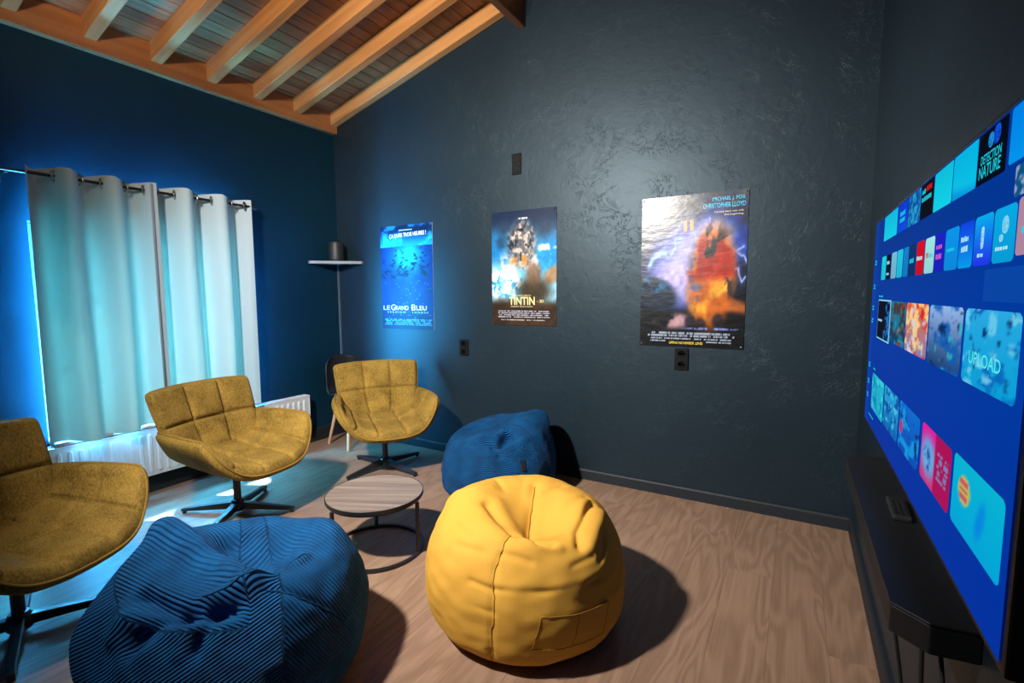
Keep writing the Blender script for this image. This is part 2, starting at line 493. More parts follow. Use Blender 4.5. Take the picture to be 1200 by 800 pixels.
# ------------------------------------------------------------------ room shell
RW = 4.0                     # room width (x)
YB = -4.5                    # wall behind the camera
RX = 1.95                    # ridge
Z_RAF, SL = 2.783, 0.26      # rafter underside z = Z_RAF + SL * x
SLR = 0.175
def z_raf(x): return Z_RAF + SL * x if x <= RX else Z_RAF + SL * RX + .05 - SLR * (x - RX)
RH = 0.115                   # vertical rafter depth
def z_brd(x): return z_raf(x) + RH

fl = MB().box((-.05, YB - .05, -.12), (RW + .05, .05, -.006)).build('floor', M_sub)
struct(fl, 'light oak laminate plank floor')
PWID, PLEN, GAP = .192, 1.28, .0002
plank_cache = {}
def plank_mesh(w, l):
    k = (round(w, 3), round(l, 3))
    if k not in plank_cache:
        me = MB().box((-w / 2 + GAP, -l / 2 + GAP, -.006), (w / 2 - GAP, l / 2 - GAP, 0), bevel=.0004, seg=1).mesh('plank')
        me.materials.append(M_plank)
        plank_cache[k] = me
    return plank_cache[k]
nrow = int(math.ceil(RW / PWID))
for i in range(nrow):
    x0 = i * PWID; x1 = min(RW, x0 + PWID)
    off = [0.0, .47, .93, .31, .72, .15, 1.08][i % 7] + .04 * (i % 3)
    y = -off if off > .12 else -.2 - off
    edges = [0.0]
    while y > YB + .12:
        edges.append(y); y -= PLEN
    edges.append(YB)
    for a, b in zip(edges[:-1], edges[1:]):
        link('plank', plank_mesh(x1 - x0, a - b), None, fl, ((x0 + x1) / 2, (a + b) / 2, 0))

# back wall (posters): gable prism
g = [(-.02, -.1), (RW + .25, -.1), (RW + .25, z_brd(RW) + .02), (RX, z_brd(RX) + .06), (-.02, z_brd(0) + .02)]
struct(MB().prism(g, 0.0, .2).build('wall_back', M_wall), 'dark anthracite plaster gable wall with posters')
struct(MB().prism(g, YB - .2, YB).build('wall_front', M_wall), 'dark anthracite gable wall behind the viewer')
struct(MB().box((RW, YB - .2, -.1), (RW + .25, 0, z_brd(RW) + .02)).build('wall_right', M_wall), 'dark wall carrying the television')
# left wall with the window opening
WY0, WY1, WZ0, WZ1 = -2.118, -1.012, .455, 1.72
TH = .26
m = MB()
m.box((-TH, YB - .2, -.1), (0, WY0, z_brd(0)))
m.box((-TH, WY1, -.1), (0, .2, z_brd(0)))
m.box((-TH, WY0, -.1), (0, WY1, WZ0))
m.box((-TH, WY0, WZ1), (0, WY1, z_brd(0)))
struct(m.build('wall_left', M_wall_glow), 'dark wall with the curtained window, blue window glow put into its paint')

# window: frame, two panes, handle, sill
win = struct(empty('window_1', (-.16, (WY0 + WY1) / 2, WZ0)), 'white framed window behind the curtains')
hw = (WY1 - WY0) / 2; hh = WZ1 - WZ0
m = MB()
m.box((-.03, -hw, 0), (.03, -hw + .06, hh), .004); m.box((-.03, hw - .06, 0), (.03, hw, hh), .004)
m.box((-.03, -hw + .06, 0), (.03, hw - .06, .06), .004); m.box((-.03, -hw + .06, hh - .06), (.03, hw - .06, hh), .004)
m.box((-.03, -.05, .06), (.03, .05, hh - .06), .004)
m.build('window_frame', M_white, win)
for s in (-1, 1):
    a, b = sorted((s * .05, s * (hw - .06)))
    MB().box((-.006, a, .06), (.006, b, hh - .06)).build('pane', M_glass, win)
MB().box((.03, -.012, .5), (.045, .012, .62), .004).build('window_handle', M_white, win)
MB().box((.03, -hw + .002, -.0), (.270, hw - .002, .018), .004).build('window_sill', M_white, win)
# portal: tells the renderer where daylight enters (gives off nothing itself)
pd = bpy.data.lights.new('window_portal', 'AREA'); pd.shape = 'RECTANGLE'; pd.size = hh; pd.size_y = 2 * hw
pd.cycles.is_portal = True
po = bpy.data.objects.new('window_portal', pd); C.objects.link(po)
po.location = (-.22, (WY0 + WY1) / 2, (WZ0 + WZ1) / 2); po.rotation_euler = (0, -PI / 2, 0)

# baseboards
struct(MB().prism([(-.016, 0), (-.016, .062), (-.010, .072), (0, .072), (0, 0)], .0, RW, axis='x').build('baseboard_back', M_base))
struct(MB().prism([(RW, 0), (RW - .016, 0), (RW - .016, .078), (RW - .010, .086), (RW, .086)], YB, -.016, axis='y').build('baseboard_right', M_base))
struct(MB().prism([(0, 0), (.018, 0), (.018, .105), (.010, .118), (0, .118)], YB, -.016, axis='y').build('baseboard_left', M_base))

# ceiling: deck > boards, rafters, plate, ridge beam
deck = MB().prism([(-TH, z_brd(0) + .03 - SL * TH), (RX, z_brd(RX) + .03), (RW + .25, z_brd(RW) + .03 - SLR * .25), (RW + .25, z_brd(RW) + .09), (RX, z_brd(RX) + .14), (-TH, z_brd(0) + .09)], YB - .2, .2).build('ceiling', M_board)
struct(deck, 'sloping pine board ceiling on exposed rafters')
ANG_L = math.atan(SL); ANG_R = math.atan(SLR)
BP = .092
def board_mesh(l):
    m = MB()
    # tongue and groove board with bevelled lower edges
    h = BP / 2 - .0008
    m.prism([(-h, .016), (-h, .005), (-h + .005, 0), (h - .005, 0), (h, .005), (h, .016)], -l / 2, l / 2)
    me = m.mesh('ceiling_board'); me.materials.append(M_board)
    return me
bmesh_board = board_mesh(-YB)
for side in (0, 1):
    ang = ANG_L if side == 0 else -ANG_R
    length = (RX if side == 0 else RW - RX) / math.cos(ang)
    for k in range(int(length / BP)):
        d = (k + .5) * BP * math.cos(ang)
        x = .0 + d if side == 0 else RW - d
        o = link('ceiling_board', bmesh_board, None, deck, (x, YB / 2, z_brd(x) + .001))
        o.rotation_euler = (0, -ang, 0)
RWID = .066
def rafter_mesh(length, ang):
    m = MB().box((0, -RWID / 2, 0), (length, RWID / 2, RH * math.cos(ang) + .004), bevel=.004, seg=1)
    me = m.mesh('rafter'); me.materials.append(M_rafter)
    return me
rl = rafter_mesh((RX - .05) / math.cos(ANG_L) - .02, ANG_L)
rr_ = rafter_mesh((RW - RX - .05) / math.cos(ANG_R) - .02, ANG_R)
for y in [-.036, -.405, -.75, -1.09, -1.435, -1.78, -2.125, -2.47, -2.815, -3.16, -3.505, -3.85, -4.2, -4.46]:
    o = link('rafter', rl, None, deck, (.045, y, z_raf(.045))); o.rotation_euler = (0, -ANG_L, 0)
    o = link('rafter', rr_, None, deck, (RW - .045, y, z_raf(RW - .045))); o.rotation_euler = (0, -ANG_R, PI)
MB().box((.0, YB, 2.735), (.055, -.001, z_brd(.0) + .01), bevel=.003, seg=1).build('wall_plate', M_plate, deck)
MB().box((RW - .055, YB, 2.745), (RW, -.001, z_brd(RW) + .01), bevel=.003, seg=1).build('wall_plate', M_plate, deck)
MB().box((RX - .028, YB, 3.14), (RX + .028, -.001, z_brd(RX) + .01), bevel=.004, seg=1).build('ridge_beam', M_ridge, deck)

# ------------------------------------------------------------------ pendant lamp (behind the photographer's left, hung from the ridge)
LP = Vector((1.95, -3.02, 2.46))
AIM = Vector((2.15, -.45, 1.10))
lamp = tag(empty('ceiling_spotlight', LP), 'black can spotlight on a drop rod under the ridge beam', 'lamp')
MB().tube([(0, -.05, .06), (0, -.05, .68)], .008, 10).build('drop_rod', M_black, lamp)
qz = (LP - AIM).to_track_quat('Z', 'Y').to_matrix().to_4x4()
MB().lathe([(.085, -.004), (.090, -.004), (.090, .10), (.05, .14), (0, .14), (0, .13), (.045, .13), (.084, .095), (.085, -.004)], 32, M=qz).build('housing', M_black, lamp, True, .6)
ld = bpy.data.lights.new('spot_beam', 'SPOT'); ld.energy = LAMP_POWER; ld.color = LAMP_COLOR; ld.shadow_soft_size = .07
ld.spot_size = math.radians(120); ld.spot_blend = 1.0
lo = bpy.data.objects.new('spot_beam', ld); C.objects.link(lo); lo.parent = lamp
lo.matrix_local = Matrix.Translation((AIM - LP).normalized() * .02) @ qz
# second head of the same fitting, washing the rafters
L2 = Vector((-.16, .10, .12)); A2 = Vector((.95, -1.0, 3.15)) - LP
MB().tube([(0, -.05, .12), (-.08, .0, .12), L2], .006, 8).build('swivel_arm', M_black, lamp)
q2 = (L2 - A2).to_track_quat('Z', 'Y').to_matrix().to_4x4()
MB().lathe([(.050, -.004), (.055, -.004), (.055, .08), (.03, .10), (0, .10), (0, .09), (.028, .09), (.050, .075), (.050, -.004)], 28, M=Matrix.Translation(L2) @ q2).build('housing', M_black, lamp, True, .6)
l2 = bpy.data.lights.new('wash_beam', 'SPOT'); l2.energy = UP_POWER; l2.color = UP_COLOR; l2.shadow_soft_size = .045
l2.spot_size = math.radians(112); l2.spot_blend = 1.0
o2 = bpy.data.objects.new('wash_beam', l2); C.objects.link(o2); o2.parent = lamp
o2.matrix_local = Matrix.Translation(L2 + (A2 - L2).normalized() * .02) @ q2

# ------------------------------------------------------------------ armchairs
def cushion(name, P, tf, tb, edge, puff, mat, parent):
    """closed cushion: mid-surface grid P, front thickness tf, back thickness tb, rounded edge width (in grid fraction du,dv)"""
    n, m_ = P.shape[:2]
    nr = grid_normals(P)
    i = np.linspace(0, 1, n)[:, None]; j = np.linspace(0, 1, m_)[None, :]
    d = np.minimum(np.minimum(i, 1 - i) / edge[0], np.minimum(j, 1 - j) / edge[1])
    e = np.sqrt(np.clip(1 - (1 - np.clip(d, 0, 1)) ** 2, 0, 1))
    A = P + nr * ((tf + puff) * e)[..., None]
    B = P - nr * (tb * e)[..., None]
    nv = n * m_
    idx = np.arange(nv).reshape(n, m_)
    inner = np.zeros((n, m_), bool); inner[1:-1, 1:-1] = True
    bidx = idx.copy(); cnt = nv; vB = []
    for a in range(n):
        for b in range(m_):
            if inner[a, b]:
                bidx[a, b] = cnt; cnt += 1; vB.append(B[a, b])
    V = np.concatenate([A.reshape(-1, 3), np.array(vB)])
    q1 = np.stack([idx[:-1, :-1], idx[1:, :-1], idx[1:, 1:], idx[:-1, 1:]], -1).reshape(-1, 4)
    q2 = np.stack([bidx[:-1, :-1], bidx[:-1, 1:], bidx[1:, 1:], bidx[1:, :-1]], -1).reshape(-1, 4)
    me = bpy.data.meshes.new(name)
    me.from_pydata(V.tolist(), [], q1.tolist() + q2.tolist())
    me.polygons.foreach_set('use_smooth', [True] * len(me.polygons))
    me.validate(); me.update()
    bm = bmesh.new(); bm.from_mesh(me); bmesh.ops.recalc_face_normals(bm, faces=bm.faces[:]); bm.to_mesh(me); bm.free()
    rim = np.concatenate([P[:, 0], P[-1, 1:], P[-2::-1, -1], P[0, -2:0:-1]])
    return link(name, me, mat, parent), rim

def make_armchair(name, loc, rz, base_rot, label):
    t = tag(empty(name, loc, rz), label, 'armchair', 'mustard swivel armchairs')
    # ---- seat shell with flared arms: u across, v front -> rear
    s_k = [0, .22, .44, .62, .78, .9, 1]
    front = [(.375, 0, .320), (.368, .11, .324), (.345, .198, .343), (.318, .260, .388), (.290, .308, .450), (.262, .336, .508), (.222, .350, .555)]
    mid = [(.10, 0, .330), (.095, .11, .334), (.085, .205, .356), (.070, .270, .410), (.050, .312, .474), (.035, .335, .522), (.018, .345, .560)]
    rear = [(-.165, 0, .362), (-.165, .11, .366), (-.165, .200, .388), (-.165, .260, .430), (-.168, .288, .485), (-.174, .302, .525), (-.182, .312, .556)]
    nu, nv = 81, 41
    u = np.linspace(-1, 1, nu); v = np.linspace(0, 1, nv)
    su = np.abs(u)
    rows = [catmull(s_k, r, su) for r in (front, mid, rear)]
    for r in rows: r[:, 1] *= np.sign(u)
    l0 = (2 * (v - .5) * (v - 1)); l1 = (-4 * v * (v - 1)); l2 = (2 * v * (v - .5))
    P = rows[0][:, None] * l0[None, :, None] + rows[1][:, None] * l1[None, :, None] + rows[2][:, None] * l2[None, :, None]
    U, V = np.meshgrid(u, v, indexing='ij')
    def seam(d, w): return np.exp(-(d / w) ** 2)
    g_ = np.zeros_like(U)
    for us in (-.19, .19): g_ = np.maximum(g_, seam(U - us, .022) * (np.abs(U) < .5))
    for us in (-.60, .60): g_ = np.maximum(g_, seam(U - us, .020))
    g_ = np.maximum(g_, seam(V - .52, .030) * (np.abs(U) < .62))
    g_ = np.maximum(g_, .8 * seam(V - .45, .028) * (np.abs(U) > .6))
    pil = np.abs(np.cos(PI * U / .38)) * 0 + np.sqrt(np.abs(np.sin(PI * V / 1.04))) * .016
    arm = np.clip((np.abs(U) - .5) / .3, 0, 1)
    tf = .050 * (1 - arm) + .024 * arm
    seat, rim = cushion('seat', P, tf, .030, (.05, .07), pil - .026 * g_, M_mustard, t)
    MB().tube([p for p in rim], .0055, 8, closed=True).build('piping', M_piping, seat, True)
    # ---- backrest: u across, v bottom -> top
    nu, nv = 61, 49
    u = np.linspace(-1, 1, nu); v = np.linspace(0, 1, nv)
    U, V = np.meshgrid(u, v, indexing='ij')
    hwid = catmull([0, .35, .7, 1], [[.235], [.292], [.312], [.322]], v)[:, 0]
    rc = .08
    top = np.clip((v - (1 - rc)) / rc, 0, 1); bot = np.clip((.12 - v) / .12, 0, 1)
    hwid = hwid - .030 * (1 - np.sqrt(np.clip(1 - top ** 2, 0, 1))) - .05 * (1 - np.sqrt(np.clip(1 - bot ** 2, 0, 1)))
    spine = catmull([0, .25, .6, 1], [[-.135, .375], [-.185, .46], [-.235, .61], [-.290, .782]], v)
    X = spine[None, :, 0] + .055 * np.abs(U) ** 2.2 * (1 - .45 * V)
    Y = U * hwid[None, :]
    Z = spine[None, :, 1] + .0 * U - .012 * np.abs(U) ** 3 * V
    P = np.stack([X, Y, Z], -1)
    g_ = np.zeros_like(U)
    for us in (-.33, .33): g_ = np.maximum(g_, seam(U - us, .022))
    g_ = np.maximum(g_, seam(V - .50, .018))
    pil = .012 * np.sqrt(np.abs(np.sin(1.5 * PI * (U + 1) * .985 + .02))) * np.sqrt(np.abs(np.sin(2 * PI * V)))
    back, rim = cushion('backrest', P, .030, .026, (.045, .05), (pil - .018 * g_), M_mustard, t)
    MB().tube([p for p in rim], .0045, 8, closed=True).build('piping', M_piping, back, True)
    # ---- swivel base
    a0 = base_rot - rz
    MB().lathe([(0, .058), (.021, .058), (.021, .30), (0, .30)], 20).build('column', M_black, t, True, .6)
    MB().box((-.10, -.10, .298), (.10, .10, .318), .004).build('mounting_plate', M_black, t)
    MB().lathe([(0, .022), (.040, .022), (.044, .04), (.042, .062), (.030, .085), (0, .088)], 24).build('hub', M_black, t, True, .6)
    lg = MB()
    h0, h1 = .019, .013
    pts = [(.02, -h0, .030), (.02, h0, .030), (.335, h1, .014), (.335, -h1, .014)]
    tops = [(.02, -h0, .072), (.02, h0, .072), (.335, h1, .032), (.335, -h1, .032)]
    lo_ = [lg.bm.verts.new(p) for p in pts]; hi_ = [lg.bm.verts.new(p) for p in tops]
    lg.bm.faces.new(lo_[::-1]); lg.bm.faces.new(hi_)
    for k in range(4): lg.bm.faces.new((lo_[k], lo_[(k + 1) % 4], hi_[(k + 1) % 4], hi_[k]))
    bmesh.ops.bevel(lg.bm, geom=lg.bm.edges[:], offset=.003, segments=2, profile=.5, affect='EDGES')
    lme = lg.mesh('leg'); lme.materials.append(M_black)
    fme = MB().lathe([(0, 0), (.011, 0), (.012, .015), (0, .015)], 14).mesh('foot_pad', True, .6); fme.materials.append(M_blackp)
    for k in range(4):
        a = a0 + k * PI / 2
        o = link('leg', lme, None, t); o.rotation_euler = (0, 0, a)
        fo = link('foot_pad', fme, None, o, (.322, 0, 0))
    return t

make_armchair('swivel_armchair', (.83, -1.53, 0), math.radians(8), math.radians(31), 'mustard swivel armchair in front of the curtained window and radiator')
make_armchair('swivel_armchair', (1.047, -.528, 0), math.radians(-35), math.radians(-6), 'mustard swivel armchair in the corner, in front of the black shell chair')
make_armchair('swivel_armchair', (1.13, -2.57, 0), math.radians(22), math.radians(71), 'mustard swivel armchair right next to the slumped corduroy bean bag')

# ------------------------------------------------------------------ black shell chair with wooden legs in the corner
sc = tag(empty('shell_chair', (.37, -.215, 0), math.radians(-12)), 'black shell chair with pale wooden legs, half hidden behind an armchair in the corner', 'chair')
nu, nv = 41, 49
u = np.linspace(-1, 1, nu); v = np.linspace(0, 1, nv)
U, V = np.meshgrid(u, v, indexing='ij')
sp = catmull([0, .12, .35, .5, .62, .8, 1], [[.20, .425], [.17, .445], [.0, .435], [-.11, .44], [-.165, .50], [-.19, .63], [-.215, .775]], v)
hwv = catmull([0, .15, .45, .7, .9, 1], [[.155], [.172], [.175], [.172], [.160], [.118]], v)[:, 0]
X = sp[None, :, 0] + .05 * np.abs(U) ** 2.5 * np.clip((V - .4) / .3, 0, 1)
Z = sp[None, :, 1] + .035 * np.abs(U) ** 3 * np.clip(1 - (V - .35) / .25, 0, 1) * np.clip(V / .3, 0, 1) - .03 * np.abs(U) ** 4 * np.clip((V - .85) / .15, 0, 1)
P = np.stack([X, U * hwv[None, :], Z], -1)
cushion('seat_shell', P, .006, .006, (.03, .03), np.zeros_like(U), M_blackp, sc)
pad = P[6:-6, 3:26].copy()
cushion('seat_pad', pad, .028, .0, (.1, .1), np.zeros(pad.shape[:2]), M_blackm, sc)
MB().box((-.10, -.10, .405), (.10, .10, .432), .004).build('frame', M_black, sc)
for sx in (-1, 1):
    for sy in (-1, 1):
        MB().tube([(sx * .085, sy * .085, .42), (sx * .165, sy * .155, 0.0)], [.017, .011], 12).build('leg', M_leg, sc, True, .8)

# ------------------------------------------------------------------ coffee table
ct = tag(empty('coffee_table', (1.868, -1.42, 0)), 'small round coffee table with wood top and black ring frame', 'table')
TR, TZ = .243, .300
MB().lathe([(0, TZ - .016), (TR - .004, TZ - .016), (TR - .004, TZ), (0, TZ)], 72).build('table_top', M_top, ct, True, .6).rotation_euler = (0, 0, math.radians(28))
MB().lathe([(TR - .004, TZ - .016), (TR, TZ - .016), (TR, TZ + .001), (TR - .004, TZ + .001), (TR - .004, TZ - .016)], 72).build('edge_band', M_black, ct, True, .6)
def ring(rad, z, w, h, seg=72):
    return MB().lathe([(rad - w, z), (rad, z), (rad, z + h), (rad - w, z + h), (rad - w, z)], seg)
ring(TR - .008, TZ - .026, .012, .010).build('upper_ring', M_black, ct, True, .6)
ring(TR - .002, 0, .016, .016).build('lower_ring', M_black, ct, True, .6)
for k in range(3):
    a = math.radians(136 + 120 * k)
    x, y = (TR - .011) * math.cos(a), (TR - .011) * math.sin(a)
    MB().box((x - .008, y - .008, .01), (x + .008, y + .008, TZ - .03), .002, 1).build('leg', M_black, ct)

# ------------------------------------------------------------------ bean bags
PROF = np.array([(0, 0), (.40, 0), (.66, .0), (.82, .045), (.94, .16), (.99, .34), (1, .55), (.97, .76), (.90, .95), (.78, 1.11), (.62, 1.22), (.42, 1.27), (.2, 1.27), (0, 1.25)])
def seg_dist(P, pts):
    """distance of points to a polyline"""
    d = np.full(P.shape[:-1], 1e9)
    for a, b in zip(pts[:-1], pts[1:]):
        a = np.array(a); b = np.array(b); ab = b - a
        t = np.clip(((P - a) @ ab) / (ab @ ab + 1e-12), 0, 1)
        d = np.minimum(d, np.linalg.norm(P - (a + t[..., None] * ab), axis=-1))
    return d

def bag_surface(R, hs, lumps, lines, nt_=240, ns=170, wob=.012, seed=1, stretch=(1, 1)):
    arc = np.concatenate([[0], np.cumsum(np.linalg.norm(np.diff(PROF, axis=0), axis=1))])
    s_ = np.linspace(0, arc[-1], ns)
    pr = catmull(arc, PROF, s_)
    pr[:, 0] = np.clip(pr[:, 0], 0, None); pr[:, 1] = np.clip(pr[:, 1], 0, None)
    th = np.linspace(0, 2 * PI, nt_, endpoint=False)
    P = np.stack([np.cos(th)[:, None] * pr[None, :, 0] * R * stretch[0], np.sin(th)[:, None] * pr[None, :, 0] * R * stretch[1],
                  np.broadcast_to(pr[None, :, 1] * R * hs, (nt_, ns))], -1)
    Q = P.copy()
    up = np.clip(P[..., 2] / (.12 * R), 0, 1)
    for cpt, rad, vec in lumps:
        d2 = ((P - np.array(cpt)) ** 2).sum(-1)
        Q = Q + (np.exp(-d2 / rad ** 2) * up)[..., None] * np.array(vec)
    def nrm(Q):
        du = np.roll(Q, -1, 0) - np.roll(Q, 1, 0); dv = np.gradient(Q, axis=1)
        n = np.cross(du, dv); n = n / (np.linalg.norm(n, axis=-1, keepdims=True) + 1e-9)
        n[:, 0] = (0, 0, -1); n[:, -1] = n[:, -2].mean(0)
        return n
    n = nrm(Q)
    H = np.zeros(P.shape[:2])
    for pts, amp, w in lines:
        pts_ = pts if len(pts) > 1 else [pts[0], pts[0]]
        d = seg_dist(P, pts_)
        H += amp * np.exp(-(d / w) ** 2)
    # soft fabric wobble
    flat = P.reshape(-1, 3)
    w1 = np.array([noise.noise(Vector((p[0] * 6 + seed, p[1] * 6, p[2] * 6))) for p in flat]).reshape(P.shape[:2])
    w2 = np.array([noise.noise(Vector((p[0] * 15 + seed, p[1] * 15 + 9, p[2] * 24))) for p in flat]).reshape(P.shape[:2])
    H += wob * w1 + wob * .35 * w2
    Q = Q + n * (H * up)[..., None]
    Q[..., 2] = np.clip(Q[..., 2], 0, None)
    Q[:, 0] = (0, 0, 0); Q[:, -1] = Q[:, -1].mean(0)
    return P, Q, nrm(Q), th, s_ * R

def near_idx(P, p):
    d = ((P - np.array(p)) ** 2).sum(-1)
    return np.unravel_index(np.argmin(d), d.shape)

def on_surface(P, Q, n, pts, lift=.001, step=.008):
    """follow a polyline given on the base surface; return points on the finished surface"""
    out = []
    for a, b in zip(pts[:-1], pts[1:]):
        a = np.array(a); b = np.array(b)
        k = max(2, int(np.linalg.norm(b - a) / step))
        for t in np.linspace(0, 1, k, endpoint=False): out.append(a + (b - a) * t)
    out.append(np.array(pts[-1]))
    res = []
    for p in out:
        i = near_idx(P, p)
        q = Q[i] + n[i] * lift
        if not res or np.linalg.norm(q - res[-1]) > .004: res.append(q)
    # smooth
    res = np.array(res)
    if len(res) > 4:
        r2 = res.copy(); r2[1:-1] = (res[:-2] + res[1:-1] * 2 + res[2:]) / 4; res = r2
    return [Vector(p) for p in res]

# --- yellow bag
YB_ = (2.77, -1.476, 0)
yb = tag(empty('bean_bag', YB_), 'yellow canvas bean bag with a sewn side pocket', 'bean bag', 'bean bags on the floor')
seam_pts = [(.080, -.234, .486), (.080, -.313, .432), (.076, -.353, .369), (.086, -.377, .294), (.089, -.388, .211), (.079, -.383, .113), (.071, -.371, .041)]
bseam = [(.133, -.197, .492), (.072, -.099, .512), (-.003, .092, .512)]
crease1 = [(-.075, -.153, .511), (.020, -.204, .512), (.078, -.221, .494)]
rcrease = [(.261, .103, .465), (.271, -.032, .470), (.266, -.082, .465), (.299, -.136, .426)]
wr1 = [(.090, -.372, .320), (.243, -.296, .317), (.360, -.133, .310)]
lumps = [((.014, .16, .51), .17, (0, 0, .012)), ((.11, -.10, .51), .13, (0, 0, -.105)), ((-.20, -.10, .49), .14, (-.01, 0, .03)),
         ((.25, .02, .47), .10, (.0, 0, .03)), ((.16, -.26, .46), .09, (0, -.01, .02))]
lines = [(seam_pts, -.006, .010), (bseam, -.020, .020), (crease1, -.040, .022), ([(.150, -.205, .478), (.205, -.198, .46)], -.045, .020),
         (rcrease, -.022, .017), ([(.300, .08, .44), (.315, -.03, .43), (.320, -.10, .41)], .012, .025), (wr1, -.005, .008), ([(.1, -.36, .335), (.25, -.285, .332), (.355, -.12, .33)], .004, .018),
         ([(-.007, -.381, .327), (.081, -.374, .318)], -.007, .010), ([(-.102, -.325, .404), (.015, -.334, .415)], -.006, .014), ([(.088, -.318, .423), (.183, -.291, .400)], -.007, .013),
         ([(.03, -.39, .25), (.09, -.385, .245)], -.004, .008), ([(.02, -.385, .17), (.08, -.385, .165)], -.004, .008), ([(.03, -.375, .10), (.08, -.38, .10)], -.004, .008),
         ([(-.122, -.052, .511), (-.187, -.121, .502), (-.290, -.124, .443)], .012, .03), ([(-.06, -.10, .51), (.03, -.16, .51)], .010, .03),
         ([(.185, -.215, .455), (.215, -.20, .455)], -.040, .016), ([(.14, -.245, .47), (.20, -.235, .45), (.25, -.20, .44)], .014, .018),
         ([(.05, .05, .51), (.10, .16, .50)], -.010, .014), ([(.16, .0, .51), (.22, .12, .48)], -.012, .014), ([(-.08, -.02, .51), (-.16, .05, .50)], -.010, .014), ([(-.02, .0, .51), (-.07, .12, .51)], -.009, .014),
         ([(.33, -.12, .38), (.30, -.20, .38)], -.006, .012), ([(.34, -.02, .40), (.36, -.10, .36)], -.007, .012), ([(-.15, -.27, .44), (-.05, -.30, .43)], -.006, .014), ([(-.24, -.25, .36), (-.12, -.33, .35)], -.004, .014)]
P, Q, n, th, arc = bag_surface(.40, .97, lumps, lines, wob=.010, seed=3)
link('bag_body', grid_mesh('bag_body', Q, closed_u=True), M_yellow, yb)
MB().tube(on_surface(P, Q, n, seam_pts, .0005), .0024, 6).build('seam', M_yseam, yb, True)
MB().tube(on_surface(P, Q, n, bseam, .0005), .0022, 6).build('seam', M_yseam, yb, True)
# pocket: patch of cloth lying on the side, with its stitched outline and divider
pk = np.array([[(.209, -.333, .132), (.234, -.317, .244)], [(.310, -.238, .118), (.329, -.223, .231)], [(.372, -.122, .118), (.387, -.100, .222)]])
gu = np.linspace(0, 2, 33); gv = np.linspace(0, 1, 17)
PP = np.zeros((33, 17, 3))
for a, uu in enumerate(gu):
    k = min(int(uu), 1); f = uu - k
    for b, vv in enumerate(gv):
        lo_p = pk[k, 0] * (1 - f) + pk[k + 1, 0] * f; hi_p = pk[k, 1] * (1 - f) + pk[k + 1, 1] * f
        p = lo_p * (1 - vv) + hi_p * vv
        d = ((P - p) ** 2).sum(-1); ii = np.argsort(d.reshape(-1))[:4]
        wgt = 1 / (d.reshape(-1)[ii] + 1e-7); wgt /= wgt.sum()
        PP[a, b] = (Q.reshape(-1, 3)[ii] * wgt[:, None]).sum(0) + (n.reshape(-1, 3)[ii] * wgt[:, None]).sum(0) * (.0035 + .002 * vv)
for _ in range(2):
    PP[1:-1, 1:-1] = (PP[:-2, 1:-1] + PP[2:, 1:-1] + PP[1:-1, :-2] + PP[1:-1, 2:]) / 4
pocket = link('pocket', grid_mesh('pocket', PP), M_yellow, yb)
for pts in (PP[:, -1], PP[0, :], PP[:, 0], PP[-1, :], PP[16, :]):
    MB().tube([Vector(p) for p in pts], .0014, 6).build('stitching', M_yseam, pocket, True)
bpy.data.objects[pocket.name]['label'] = 'stitched pocket'

# --- blue corduroy bags
def rib_coord(P, th, arc, angs, R):
    nt_, ns = P.shape[:2]
    k = len(angs)
    sec = np.floor(th / (2 * PI) * k).astype(int) % k
    al = np.array(angs)[sec][:, None]
    loc_t = (th - (sec + .5) * 2 * PI / k)[:, None] * R
    return arc[None, :] * np.cos(al) + loc_t * np.sin(al)

nb = tag(empty('bean_bag', (2.08, -2.255, 0)), 'slumped dark blue corduroy bean bag beside the coffee table, without a label tag', 'bean bag', 'bean bags on the floor')
flap = [(-.26, -.10, .45), (.039, -.100, .473), (.24, -.10, .45)]
under = [(.002, -.284, .435), (.161, -.256, .425), (.217, -.230, .416), (.267, -.171, .417)]
lowl = [(.164, -.258, .423), (.118, -.329, .386), (.085, -.367, .345)]
strap = [(.240, -.192, .421), (.262, -.264, .351)]
hollow = [(-.05, .02, .47), (.10, -.02, .47), (.22, -.03, .46)]
seamr = [(.284, -.087, .427), (.360, -.004, .370), (.393, .112, .260)]
light = [(.183, -.204, .440), (.250, -.105, .443), (.249, .074, .448)]
lumps = [((-.20, -.13, .46), .15, (0, -.01, .055)), ((.10, .05, .47), .12, (0, 0, -.09)), ((.16, .22, .44), .15, (.0, .02, .05)),
         ((.30, -.02, .42), .11, (.02, 0, .025)), ((0, -.36, .3), .12, (0, .035, -.01)), ((-.25, -.33, .25), .14, (-.03, -.02, 0))]
lines = [(flap, .050, .040), (hollow, -.045, .045), (under, -.052, .022), ([(p[0] - .03, p[1] - .045, p[2] - .02) for p in under], .022, .030), (lowl, -.030, .022), ([(.05, -.33, .41), (.0, -.37, .36)], .026, .035),
         (strap, -.020, .018), ([(.215, -.215, .42), (.225, -.29, .35)], .016, .02), ([(.275, -.19, .41), (.30, -.24, .36)], .012, .02), (light, .016, .018), (seamr, -.008, .010)]
P, Q, n, th, arc = bag_surface(.42, .86, lumps, lines, 280, 200, wob=.013, seed=8, stretch=(1.0, 1.0))
c_ = P[..., 0] * .875 - P[..., 1] * .485; r_ = P[..., 0] * .485 + P[..., 1] * .875
sv = P[..., 2] * .85 - c_ * .53
q_front = .94 * sv - .34 * r_; q_left = .80 * sv + .60 * r_; q_right = .62 * sv + .78 * r_
topz = P[..., 2] > .375 + .10 * np.clip(-r_, 0, 1)
seam_side = (P[..., 0] * .80 - P[..., 1] * .10) > .215 + .0 * r_
rib = np.where(topz & (r_ < .02), q_left, np.where((r_ > .10) & (P[..., 2] > .18), q_right, q_front))
